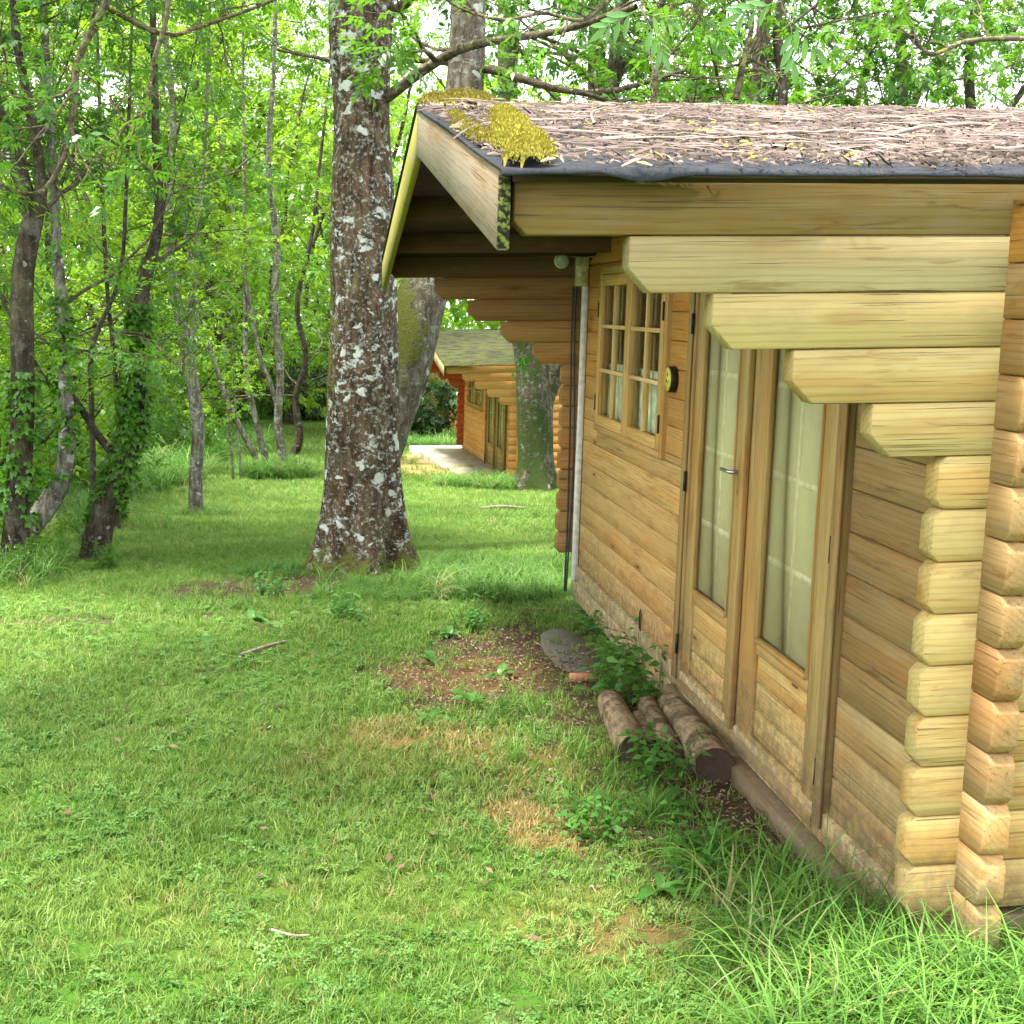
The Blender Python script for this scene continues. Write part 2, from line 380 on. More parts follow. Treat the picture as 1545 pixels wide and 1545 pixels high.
# ================================================================== GROUND
bare = [(-2.15, 5.9, .6, .55, .95), (-1.72, 6.1, .3, .65, 1.), (-3.3, 4.75, .5, .14, .8), (-2.42, 2.5, .34, .09, .75), (-2.75, 3.35, .5, .1, .55), (-2.2, 3.5, .2, .12, .6),
        (-.52, 3.7, .5, .95, 1.), (-.95, 3.3, .45, .75, .95), (-.16, 1.0, .30, 1.1, 1.), (-.62, 3.0, .3, .5, .7), (-.25, 2.6, .3, .7, .85),
        (-1.05, 1.3, .09, .1, .8), (-1.8, 2.4, .14, .07, .6), (-1.55, 1.55, .1, .06, .5), (-.75, .35, .2, .15, .7), (-.55, .8, .2, .2, .6), (-1.3, 3.3, .3, .15, .45), (-1.9, 1.1, .07, .05, .6),
        (-.35, .75, .22, .35, .7), (-.75, 2.3, .5, 1.7, .62), (-1.35, 2.2, .35, .4, .4), (-2.7, 4.9, .9, .12, .6), (-2.9, 3.0, .5, .08, .5)]
dryp = [(-1.26, 2.31, .26, .24, .75), (-.95, 1.32, .16, .14, 1.), (-.88, 1.08, .18, .12, 1.), (-1.0, 2.1, .2, .25, .6), (-.8, 1.9, .2, .3, .4), (-1.5, 2.0, .3, .4, .3), (-.9, .4, .3, .3, .4), (-1.7, .6, .5, .4, .15), (-.9, 3.4, .4, .4, .4)]
def patch(x, y, L, s=1):
    m = np.zeros(np.shape(x)); w = (fbm(np.asarray(x) * 6, np.asarray(y) * 6, 5) - .5) * 1.6
    for (cx, cy, rx, ry, a) in L:
        d = ((x - cx) / rx) ** 2 + ((y - cy) / ry) ** 2
        m = np.maximum(m, a * np.clip(1.5 - d + w, 0, 1))
    return m
def apron_mask(x, y):
    """moss-grown gravel beside the concrete apron of the second cabin"""
    return np.clip(1.35 - ((x - .45) / 1.1) ** 2 - ((y - 21.5) / 2.8) ** 2 + (fbm(x * 2, y * 2, 4) - .5), 0, 1)
xs = np.unique(np.round(np.concatenate([-np.geomspace(5, 70, 26), np.arange(-5, 2.6, .06), np.geomspace(2.6, 70, 34)]), 3)); xs.sort()
ys = np.unique(np.round(np.concatenate([[-14, -9, -6, -4, -3], np.arange(-2, 9, .06), np.arange(9, 30, .25), np.geomspace(30, 140, 26)]), 3))
X, Y = np.meshgrid(xs, ys); Z = gz(X, Y)
near = np.clip((10 - Y) / 5, 0, 1) * np.clip((X + 6) / 2, 0, 1)
Z = Z + (fbm(X * 7, Y * 7, 1, 3) - .5) * .03 * near - patch(X, Y, bare) * .012
under = (X > .1) & (X < 5.3) & (Y > .15) & (Y < 5.0); Z = np.where(under, Z - .1, Z)
nb = fbm(X * 1.7, Y * 1.7, 2)
B = np.clip(patch(X, Y, bare) + np.clip((fbm(X * 3, Y * 3, 6) - .68) * 4, 0, .6), 0, 1)
Dp = patch(X, Y, dryp); AM = apron_mask(X, Y)
colr = np.stack([B, Dp, AM, np.ones_like(B)], -1).reshape(-1, 4)
ny, nx = X.shape; idx = np.arange(nx * ny).reshape(ny, nx)
F = np.stack([idx[:-1, :-1], idx[:-1, 1:], idx[1:, 1:], idx[1:, :-1]], -1).reshape(-1, 4)
t = NT('lawn_soil', .95, .1); sp = t.new('ShaderNodeSeparateColor'); t.link(t.attr('cover', 'Color'), sp.inputs[0]); p = t.pos()
grn = t.mix(t.noise(p, 3, 5, .7), (.035, .11, .010), (.08, .19, .02))
grn = t.mix(t.rng(t.noise(p, 45, 3), .45, .7, 0, .7), grn, (.05, .045, .02))
soil = t.mix(t.noise(p, 40, 4, .7), (.03, .02, .013), (.12, .08, .05))
c = t.mix(sp.outputs[0], grn, soil); c = t.mix(t.math('MULTIPLY', sp.outputs[1], .8), c, (.28, .15, .05))
c = t.mix(sp.outputs[2], c, t.mix(t.noise(p, 6, 5, .7), (.22, .19, .03), (.36, .30, .16)))
t.base(c); t.bump(t.noise(p, 60, 4, .7), .8, .02); M['ground'] = t.m
g = obj('ground', np_mesh('ground', np.stack([X, Y, Z], -1).reshape(-1, 3), F, M['ground'], {'cover': colr}, True)); tag(g, kind='structure')

# ================================================================== CABIN
H = .135; L = 5.12; TILT = .0382; T = .07; XR = 5.3
RIDGE_Y, RIDGE_Z, SL = 2.56, 2.40, .19
def roofz(y): return RIDGE_Z - SL * abs(y - RIDGE_Y)
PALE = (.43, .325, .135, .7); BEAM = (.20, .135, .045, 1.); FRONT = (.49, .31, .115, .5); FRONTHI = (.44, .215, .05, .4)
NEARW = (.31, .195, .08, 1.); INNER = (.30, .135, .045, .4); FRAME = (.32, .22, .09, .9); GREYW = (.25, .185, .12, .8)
XE = [-1.225, -.95, -.741, -.532, -.322]
def make_cabin(name, label):
    root = empty(name); tag(root, label, 'cabin', 'log cabins in a row'); wd = M['wood']
    hb = .0035
    # ---- the two side walls: five stepped eave logs, then plain courses with chamfered ends
    for side in (0, 1):
        for i in range(14):
            z0 = (13 - i) * H; z1 = z0 + H - .0034
            y0, y1 = (0, T) if side == 0 else (L, L + T)
            if i < 5:
                xe = XE[i]; c = .055 if i else .03
                pts = [(xe + c, z0), (XR, z0), (XR, z1), (xe, z1), (xe, z0 + c * 1.05)]
            else:
                xe = -.135 - random.random() * .006; c = .021
                pts = [(xe + c, z0), (XR, z0), (XR, z1), (xe + c, z1), (xe, z1 - .024), (xe, z0 + .024)]
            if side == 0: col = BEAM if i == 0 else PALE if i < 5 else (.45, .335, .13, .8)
            else: col = (.11, .055, .022, .3) if i == 0 else (.21, .105, .036, .3) if i < 3 else (.31, .165, .05, .3)  # upper far-side logs coloured darker, shade under the roof put into the tint
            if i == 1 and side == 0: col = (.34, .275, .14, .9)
            k = .92 + random.random() * .16
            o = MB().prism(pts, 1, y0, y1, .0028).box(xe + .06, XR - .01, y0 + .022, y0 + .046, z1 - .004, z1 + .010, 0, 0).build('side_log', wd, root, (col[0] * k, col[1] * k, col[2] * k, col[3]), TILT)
    # ---- front wall, half a course lower, with door and window openings
    DO = (.838, 2.682); WO = (3.10, 4.66)
    def front_log(y0, y1, z0, z1, col, le=False, re=False):
        c = .021; pts = []
        if le: pts += [(y0, z0 + .024), (y0 + c, z0)]
        else: pts += [(y0, z0)]
        if re: pts += [(y1 - c, z0), (y1, z0 + .024), (y1, z1 - .024), (y1 - c, z1)]
        else: pts += [(y1, z0), (y1, z1)]
        if le: pts += [(y0 + c, z1), (y0, z1 - .024)]
        else: pts += [(y0, z1)]
        k = .9 + random.random() * .2
        MB().prism(pts, 0, 0, T, .003).box(.022, .046, y0 + (.03 if le else .001), y1 - (.03 if re else .001), z1 - .004, z1 + .010, 0, 1).build('front_log', wd, root, (col[0] * k, col[1] * k, col[2] * k, col[3]))
    for i in range(14):
        z0 = (12.5 - i) * H; z1 = z0 + H - .0034; za = z0 + .004
        yl, yr = -.125, L + T + .125
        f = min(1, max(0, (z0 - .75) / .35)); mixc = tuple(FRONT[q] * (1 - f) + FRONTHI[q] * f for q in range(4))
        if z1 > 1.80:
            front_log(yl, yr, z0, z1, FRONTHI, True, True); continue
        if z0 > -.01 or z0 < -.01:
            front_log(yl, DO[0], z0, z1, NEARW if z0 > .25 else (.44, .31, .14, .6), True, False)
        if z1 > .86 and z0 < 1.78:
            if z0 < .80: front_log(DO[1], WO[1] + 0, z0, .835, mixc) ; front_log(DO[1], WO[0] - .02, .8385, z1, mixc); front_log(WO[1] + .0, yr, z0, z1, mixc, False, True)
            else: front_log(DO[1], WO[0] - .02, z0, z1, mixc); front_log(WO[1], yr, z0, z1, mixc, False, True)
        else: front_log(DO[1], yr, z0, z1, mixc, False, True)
    # gable courses, cut to the slope of the roof
    z = 1.8225 + .004
    while z < RIDGE_Z - .1:
        z1 = min(z + H - .003, RIDGE_Z - .09); d0 = (RIDGE_Z - .075 - z) / SL; d1 = (RIDGE_Z - .075 - z1) / SL
        MB().prism([(RIDGE_Y - d0, z), (RIDGE_Y + d0, z), (RIDGE_Y + d1, z1), (RIDGE_Y - d1, z1)], 0, 0, T, .004).build('gable_log', wd, root, FRONTHI)
        z += H
    # sill, skirt boards and weathered ground beam
    MB().box(-.018, T, .02, L + .06, -.170, -.071, .004).build('sill_beam', wd, root, (.50, .40, .22, .8))
    MB().box(-.012, .03, 2.75, L + .1, -.305, -.1735, .004).build('skirt_board', wd, root, (.52, .42, .24, .5))
    MB().box(-.075, .05, -.13, 1.72, -.31, -.175, .012).build('ground_beam', wd, root, GREYW)
    MB().box(-.055, .05, 1.74, 2.73, -.26, -.175, .012).build('ground_beam', wd, root, (.28, .22, .14, 1))
    MB().box(.08, XR, .0, .09, -.28, -.02, .004).build('ground_beam', wd, root, GREYW)
    # floor, back wall
    MB().box(T + .004, XR - .1, T + .004, L - .004, -.12, -.07, .002).build('floor', M['interior'], root)
    MB().box(XR - .3, XR - .24, .06, L + .01, -.06, 1.9, .002).build('back_wall', M['wood'], root, INNER)
    # ---- roof
    ov = -.13
    for s in (-1, 1):
        yb = ov if s < 0 else L + T - ov; zb = roofz(yb) 
        # boarded deck: individual boards running up the slope, seen from below
        yd = yb - s * .085; zd = roofz(yd)
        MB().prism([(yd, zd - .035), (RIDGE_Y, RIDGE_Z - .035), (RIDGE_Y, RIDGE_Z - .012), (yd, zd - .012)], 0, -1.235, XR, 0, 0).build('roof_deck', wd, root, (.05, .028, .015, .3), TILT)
        # felt sheet with a wavy lower edge
        n = 150; U = np.linspace(-1.275, XR, n); rows = 9; V = []
        for r in range(rows + 1):
            f = r / rows; y = RIDGE_Y + (yb - RIDGE_Y) * min(1, f * 1.12) if f < .9 else None
            for q, x in enumerate(U):
                w = fbm(x * 2.2, f * 3 + s, 7); w2 = fbm(x * 9, 1.3 + s, 8)
                if r < rows: yy = RIDGE_Y + (yb - RIDGE_Y) * r / (rows - 1); zz = roofz(yy) + (w - .5) * .012 + .004
                else: yy = yb + (.004 + .010 * w2) * (-1 if s < 0 else 1); zz = roofz(yb) - .002 - .012 * w2 - (.022 * max(0, 1 - abs(x + .95) / .10) if s < 0 else 0)
                V.append((x, yy, zz + TILT * x))
        I = np.arange((rows + 1) * n).reshape(rows + 1, n)
        Fq = np.stack([I[:-1, :-1], I[:-1, 1:], I[1:, 1:], I[1:, :-1]], -1).reshape(-1, 4)
        o = obj('roofing_felt', np_mesh('roofing_felt', V, Fq, M['felt'], None, True), root)
        md = o.modifiers.new('thickness', 'SOLIDIFY'); md.thickness = .006; md.offset = 1
        # barge board
        yt, dz = (-.03, .195) if s < 0 else (5.36, .19)
        MB().prism([(RIDGE_Y + .0015 * s, RIDGE_Z + .002 - dz), (RIDGE_Y + .0015 * s, RIDGE_Z - .012), (yt, roofz(yt) - .012), (yt, roofz(yt) + .005 - dz)], 0, -1.268, -1.238, .004, 1, SL).build('barge_board', M['barge'] if s < 0 else M['barge_moss'], root, (.21, .175, .13, .6) if s < 0 else (.30, .25, .18, 1.), TILT)
        if s < 0: MB().box(-1.2675, -1.2385, yt - .004, yt - .0005, roofz(yt) - .185, roofz(yt) - .022, .001).build('barge_end', M['dark_moss'], root, None, TILT)
    for yp in (1.35, 3.75, 4.5, .6):
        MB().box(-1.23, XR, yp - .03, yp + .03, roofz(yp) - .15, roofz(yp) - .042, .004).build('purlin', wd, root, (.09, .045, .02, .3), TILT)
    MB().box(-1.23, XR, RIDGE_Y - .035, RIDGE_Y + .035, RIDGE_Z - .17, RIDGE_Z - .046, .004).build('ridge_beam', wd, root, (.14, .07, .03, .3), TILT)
    # ---- double door
    fr = MB()
    for a, b in ((.86, .935), (2.585, 2.66)): fr.box(-.022, .062, a, b, -.12, 1.76, .004)
    fr.box(-.020, .060, .936, 2.584, 1.69, 1.76, .004).box(-.024, .064, .936, 2.584, -.155, -.105, .004)
    fr.box(-.034, -.0225, .845, .90, -.12, 1.77, .003).box(-.034, -.0225, 2.61, 2.672, -.12, 1.77, .003)
    fr.build('door_frame', wd, root, FRAME)
    for (a, b, ga, gb, lab) in ((.94, 1.835, 1.065, 1.60, 'r'), (1.853, 2.58, 1.965, 2.465, 'l')):
        d = MB(); x0, x1 = -.012, .036; zb, zt, gz0, gz1 = -.10, 1.685, .325, 1.60
        d.box(x0, x1, a, ga, zb, zt, .003).box(x0, x1, gb, b, zb, zt, .003)
        d.box(x0, x1, ga + .0005, gb - .0005, gz1, zt, .003).box(x0, x1, ga + .0005, gb - .0005, gz0 - .055, gz0, .003).box(x0, x1, ga + .0005, gb - .0005, zb, zb + .045, .003)
        # glazing beads
        for (p, q) in ((ga, ga + .014), (gb - .014, gb)): d.box(x0 - .007, x0 + .012, p, q, gz0, gz1, .002)
        d.box(x0 - .012, x0 + .010, ga + .0145, gb - .0145, gz0 - .006, gz0 + .016, .002)
        if lab == 'r': d.box(x0 - .028, x0 - .0005, 1.79, 1.842, zb + .01, zt - .02, .004)       # cover strip over the meeting gap
        dl = d.build('door', wd, root, (.42, .285, .11, .6))
        zz = zb + .0455; npan = 3
        hh = (gz0 - .0555 - zz) / npan
        for q in range(npan):
            pc = (.55, .38, .14, .35)
            MB().box(x0 + .010, x1 - .008, ga + .001, gb - .001, zz + q * hh + .0015, zz + (q + 1) * hh - .0015, .004).build('door_panel_board', wd, dl, pc)
        MB().box(.004, .008, ga + .0145, gb - .0145, gz0 + .016, gz1, 0).build('pane', M['glass'], dl)
        MB().box(.0115, .0145, ga + .001, gb - .001, gz0 + .002, gz1 - .001, 0).build('blind', M['blind'], dl)
        mid = (ga + gb) / 2
        mm = MB().box(.0085, .0112, mid - .013, mid + .013, gz0 + .002, gz1 - .001, 0)
        for zc in (.645, .965, 1.295): mm.box(.0088, .0110, ga + .015, gb - .015, zc - .012, zc + .012, 0)
        mm.build('muntin', M['muntin'], dl)
        hy = .925 if lab == 'r' else 2.60
        for zc in (.05, .80, 1.5):
            MB().cyl((-.034 if lab == 'l' else -.020, hy, zc - .045), 2, .007, .09, 8).build('hinge', M['dark_metal'], dl)
        if lab == 'l':
            MB().box(-.017, -.0125, 1.885, 1.912, .80, 1.0, .001).build('lock_plate', M['steel'], dl)
            MB().cyl((-.060, 1.898, .93), 0, .008, .046, 10).box(-.064, -.050, 1.892, 2.01, .923, .937, .004).build('handle', M['steel'], dl)
            MB().cyl((-.021, 1.898, .85), 0, .009, .005, 10).build('keyhole', M['dark_metal'], dl)
    MB().box(.03, .05, 1.8355, 1.8525, -.10, 1.68, 0).build('dark_gap', M['interior'], root)
    # ---- window with two casements
    wf = MB(); wy0, wy1, wz0, wz1 = 3.085, 4.66, .84, 1.80
    wf.box(-.02, .064, wy0, wy0 + .04, wz0, wz1, .003).box(-.02, .064, wy1 - .04, wy1, wz0, wz1, .003)
    wf.box(-.018, .062, wy0 + .0405, wy1 - .0405, wz1 - .045, wz1, .003).box(-.026, .066, wy0 + .0405, wy1 - .0405, wz0, wz0 + .035, .003)
    win = wf.build('window', wd, root, (.46, .28, .10, .5))
    for (a, b) in ((3.128, 3.868), (3.872, 4.618)):
        x0, x1 = -.026, .018; z0, z1 = .877, 1.752; s = .062
        sm = MB().box(x0, x1, a, a + s, z0, z1, .003).box(x0, x1, b - s, b, z0, z1, .003).box(x0, x1, a + s + .0005, b - s - .0005, z0, z0 + s, .003).box(x0, x1, a + s + .0005, b - s - .0005, z1 - s, z1, .003)
        sm.build('sash', wd, win, (.56, .34, .12, .35))
        mid = (a + b) / 2; g0, g1 = z0 + s, z1 - s; r1, r2 = g0 + (g1 - g0) * .35, g0 + (g1 - g0) * .69
        mu = MB().box(x0 + .006, .012, mid - .011, mid + .011, g0, g1, .002)
        for r in (r1, r2): mu.box(x0 + .0055, .0125, a + s, b - s, r - .011, r + .011, .002)
        mu.build('muntin', wd, win, (.66, .48, .22, .3))
        for (p0, p1) in ((g0, r1 - .011), (r1 + .011, r2 - .011), (r2 + .011, g1)):
            for (q0, q1) in ((a + s, mid - .011), (mid + .011, b - s)):
                MB().box(-.003, .001, q0, q1, p0, p1, 0).build('pane', M['glass_clear'], win)
        hy = a + .004 if a < 3.5 else b - .004
        for zc in (z0 + .13, z1 - .2): MB().box(x0 - .006, x0 + .002, hy - .006, hy + .006, zc - .045, zc + .045, .001).build('hinge', M['dark_metal'], win)
    # net half-curtain and a drape behind the glass
    def cloth(y0, y1, z0, z1, x, amp, mat, name):
        n = 60; yy = np.linspace(y0, y1, n); xx = x + amp * np.sin(yy * 75 + 2 * np.sin(yy * 9)); V = [(a, b, z0) for a, b in zip(xx, yy)] + [(a * .9 + x * .1, b, z1) for a, b in zip(xx, yy)]
        i = np.arange(n - 1); o = obj(name, np_mesh(name, V, np.stack([i, i + 1, i + 1 + n, i + n], -1), mat, None, True), win)
    cloth(3.14, 4.6, .90, 1.235, .055, .010, M['net'], 'net_curtain')
    cloth(3.14, 3.34, .90, 1.72, .085, .014, M['net'], 'drape')
    MB().cyl((.055, 3.11, 1.24), 1, .006, 1.52, 6).build('curtain_rail', M['white_plastic'], win)
    return root

def barge_mat(name, moss):
    m = M['wood'].copy(); m.name = name
    nt = m.node_tree; b = nt.nodes['Principled BSDF']; src = b.inputs['Base Color'].links[0].from_socket
    t = NT.__new__(NT); t.m = m; t.n = nt.nodes; t.l = nt.links; t.b = b
    p = t.pos(); n = t.noise(p, 14, 5, .75)
    c = t.mix(t.rng(n, .78 - moss, .86 - moss), src, t.mix(t.noise(p, 60, 2), (.20, .175, .02), (.34, .31, .035)))
    nt.links.new(c, b.inputs['Base Color']); return m
M['barge'] = barge_mat('grey_barge_board', .12); M['barge_moss'] = barge_mat('mossy_barge_board', .36)
t = NT('dark_moss', .95, .1); t.base(t.mix(t.rng(t.noise(t.pos(), 60, 4, .7), .45, .6), (.02, .02, .012), (.17, .19, .05))); t.bump(t.noise(t.pos(), 80, 4), .8, .01); M['dark_moss'] = t.m
cabin = make_cabin('log_cabin', 'nearest honey-coloured log cabin with litter-covered roof, double doors and mossy barge boards')

def copy_tree(o, parent=None):
    c = o.copy(); COL.objects.link(c); c.parent = parent
    for ch in o.children: copy_tree(ch, c)
    return c
def recolour_and_shade(o):
    n = o.name.split('.')[0]
    if n == 'side_log':
        far = o.data.vertices[0].co.y > 3
        o.color = (.50, .11, .035, .25) if far else (.62, .33, .11, .3)  # red on the far side stands for orange wood in shade
    elif n in ('front_log', 'gable_log'): o.color = (.85, .44, .15, .08)  # light falling on the front is put into this brighter tint
    elif n == 'roofing_felt': o.material_slots[0].link = 'OBJECT'; o.material_slots[0].material = M['felt_moss']
    elif n == 'roof_deck': o.color = (.35, .1, .04, .3)
    elif n == 'barge_board': o.material_slots[0].link = 'OBJECT'; o.material_slots[0].material = M['wood']; o.color = (.5, .42, .24, .4)
    elif n in ('sill_beam', 'skirt_board', 'ground_beam'): o.color = (.50, .42, .34, .3)
    for ch in o.children: recolour_and_shade(ch)
c2 = copy_tree(cabin); recolour_and_shade(c2); c2.location = (1.65, 18.53, -1.245); c2.rotation_euler = (0, 0, math.radians(3.7))
c2['label'] = 'middle log cabin with mossy green roof and far gable tinted red to stand for shade, standing beyond the forked tree'
c3 = copy_tree(cabin); recolour_and_shade(c3); c3.location = (2.18, 33.66, -1.95); c3.rotation_euler = (0, 0, math.radians(3.0))
c3['label'] = 'farthest small log cabin, only its dark eave and pale front showing past the middle cabin'
for c in (c2, c3):
    for ch in list(c.children):
        if ch.name.split('.')[0] == 'skirt_board': pass

# fittings by the corner of the near cabin
d = empty('junction_box', (-.045, 5.085, 1.695)); tag(d, 'cream junction box with white conduit and black cable at the near cabin far corner', 'junction box')
def rel(o, base):
    o.location = (-base[0], -base[1], -base[2]); return o
bs = (-.045, 5.085, 1.695)
rel(MB().box(-.085, -.004, 5.05, 5.10, 1.695, 1.875, .006).build('housing', M['cream_plastic'], d), bs)
rel(MB().box(-.040, -.003, 5.045, 5.085, -.17, 1.694, .004).build('conduit', M['white_plastic'], d), bs)
pz = np.linspace(1.69, -.25, 30); V, F_ = tubes([(np.stack([-.062 + .012 * np.sin(pz * 3.1), 5.085 + .008 * np.sin(pz * 5), pz], -1), np.full(30, .006)), (np.stack([-.084 + .010 * np.sin(pz * 2.3 + 1), 5.09 + .006 * np.sin(pz * 4), pz], -1), np.full(30, .006))], 8)
rel(obj('cable', np_mesh('cable', V, F_, M['black_rubber'], None, True), d), bs)
d = empty('wall_lamp', (-.17, 5.115, 1.845)); tag(d, 'small round opal bulkhead lamp under the eave of the near cabin', 'lamp')
bs = (-.17, 5.115, 1.845)
rel(MB().cyl((-.17, 5.085, 1.845), 1, .047, .03, 28, .002).build('base_plate', M['white_plastic'], d), bs)
rel(MB().cyl((-.17, 5.062, 1.845), 1, .040, .022, 28, .008).build('diffuser', M['opal'], d), bs)
d = empty('round_dial', (-.03, 2.965, 1.235)); tag(d, 'round yellow dial with dark rim on the planks between window and door', 'dial'); bs = (-.03, 2.965, 1.235)
rel(MB().cyl((-.034, 2.965, 1.235), 0, .062, .033, 28, .002).build('rim', M['dark_metal'], d), bs)
rel(MB().cyl((-.038, 2.965, 1.235), 0, .056, .003, 28).build('face', M['yellow_dial'], d), bs)
for (dy, dz) in ((.0, .022), (.016, -.008), (-.016, -.012)):
    rel(MB().box(-.0395, -.0382, 2.965 + dy - .006, 2.965 + dy + .006, 1.235 + dz - .008, 1.235 + dz + .008, .001).build('mark', M['dark_metal'], d), bs)
# thin wire loop standing on the wall board
pts = np.array([(-.016, 3.36, -.14), (-.018, 3.36, .02), (-.018, 3.345, .035), (-.018, 3.33, .02), (-.016, 3.33, -.15)])
V, F_ = tubes([(pts, np.full(5, .0035))], 6); tag(obj('wire_hook', np_mesh('wire_hook', V, F_, M['dark_metal'])), 'thin dark wire hook on the lowest board left of the doors', 'hook')

# apron, boards and things by the cabin foot
t = NT('old_concrete', .9, .2); p = t.pos(); t.base(t.mix(t.noise(p, 2, 6, .7), (.34, .30, .24), (.50, .46, .39))); cc_ = t.b.inputs['Base Color'].links[0].from_socket; t.base(t.mix(t.rng(t.noise(p, 1.6, 6, .75), .5, .62, 0, .85), cc_, (.24, .21, .07))); t.bump(t.noise(p, 50, 4), .3, .01); M['concrete'] = t.m
def slab(name, poly, z0, z1, mat, bev=.01):
    bm = MB(); bm.prism(poly, 2, z0, z1, bev); return bm.build(name, mat)
o = slab('apron', [(.95, 18.2), (1.72, 18.3), (1.38, 24.4), (.25, 24.2), (.55, 21.5)], -1.9, -1.335, M['concrete']); tag(o, kind='structure')
o = slab('path', [(.75, 33.0), (2.2, 33.4), (2.1, 39.5), (.9, 39.0)], -2.6, -1.93, M['concrete']); tag(o, kind='structure')
o = MB().prism([(-.42, -.47), (.06, -.45), (.06, -.355), (-.42, -.345)], 1, 5.0, 5.04, .004).build('edging_board', M['wood'], None, (.14, .09, .06, 1.)); tag(o, 'dark wet board on edge against the far corner of the near cabin', 'board')
# flat dark slab in the mulch
n = 14; poly = [(-.27 + (.15 + .03 * random.random()) * math.cos(a * 2 * math.pi / n), 3.82 + (.46 + .08 * random.random()) * math.sin(a * 2 * math.pi / n)) for a in range(n)]
t = NT('damp_stone', .7, .3); p = t.pos(); t.base(t.mix(t.noise(p, 12, 5, .7), (.06, .05, .04), (.16, .135, .11))); t.bump(t.noise(p, 30, 4), .4, .01); M['stone'] = t.m
o = slab('stepping_stone', poly, -.40, -.305, M['stone'], .012); tag(o, 'flat grey-brown slab half buried in the mulch beside the cabin', 'stone slab')
o = MB().prism([(-.40, -.31), (-.26, -.305), (-.255, -.275), (-.395, -.272)], 1, 3.21, 3.27, .006).build('brick_piece', plain('fired_clay', (.46, .20, .10), .85, 0, .25, 60), None); tag(o, 'orange broken brick piece lying at the edge of the mulch', 'brick')

# cut logs under the wall
def disp_tube(pts, rad, k, rings, amp, seed, flare=None):
    pts = np.asarray(pts, float); n = len(pts); s = np.linspace(0, n - 1, rings)
    # smooth spline through the points
    def cr(A):
        A = np.asarray(A, float); A = A if A.ndim > 1 else A[:, None]
        P = np.vstack([2 * A[0] - A[1], A, 2 * A[-1] - A[-2]]); i = np.minimum(s.astype(int), n - 2); u = (s - i)[:, None]
        p0, p1, p2, p3 = P[i], P[i + 1], P[i + 2], P[i + 3]
        return .5 * (2 * p1 + (p2 - p0) * u + (2 * p0 - 5 * p1 + 4 * p2 - p3) * u ** 2 + (3 * p1 - p0 - 3 * p2 + p3) * u ** 3)
    c = cr(pts); r = cr(np.asarray(rad, float))[:, 0]
    th = np.arange(k) * 2 * np.pi / k; hh = np.concatenate([[0], np.cumsum(np.linalg.norm(np.diff(c, axis=0), axis=1))])
    TH, HH = np.meshgrid(th, hh); cx, sy = np.cos(TH), np.sin(TH)
    nz = fbm(cx * 1.6 + HH * .9 + 10, sy * 1.6 + HH * .5 + seed, seed) + .45 * fbm(cx * 5 + HH * 2, sy * 5 + HH * 1.2 + seed, seed + 2) - .72
    R = r[:, None] * (1 + amp * nz)
    if flare is not None:
        fh, fa, lobes = flare
        R = R * (1 + fa * np.exp(-HH / fh) * (.55 + .45 * np.cos(TH * lobes + seed) + .3 * np.cos(TH * (lobes + 2) + 2)))
    return c, R, HH
def trunk_obj(name, pts, rad, mat, parent, k=32, rings=60, amp=.18, seed=0, flare=None, moss=None, caps=False, base=None):
    c, R, HH = disp_tube(pts, rad, k, rings, amp, seed, flare)
    V, F_ = tubes([(c, R)], k)
    ms = moss(V, HH.ravel()) if moss is not None else np.zeros(len(V))
    Fs = [F_]
    if caps: Fs += [np.arange(k)[None, ::-1], (np.arange(k) + (rings - 1) * k)[None]]
    if base is not None: V = V - np.asarray(base)
    return obj(name, np_mesh(name, V, Fs, mat, {'moss': ms, 'grain': V}, True), parent), c
t = NT('peeled_log', .85, .2); p = t.pos(); pl = t.vmath('MULTIPLY', p, (1, .22, 1)); t.base(t.mix(t.rng(t.noise(p, 9, 5, .7), .5, .6, 0, .8), t.mix(t.rng(t.noise(pl, 40, 5, .7), .35, .7), (.30, .21, .125), (.10, .065, .04)), (.05, .04, .02))); t.bump(t.noise(p, 40, 5), .5, .01); M['log'] = t.m
t = NT('log_end', .9, .1); p = t.pos(); t.base(t.mix(t.noise(p, 30, 5, .7), (.035, .022, .017), (.10, .065, .05))); t.bump(t.noise(p, 80, 4), .6, .01); M['logend'] = t.m
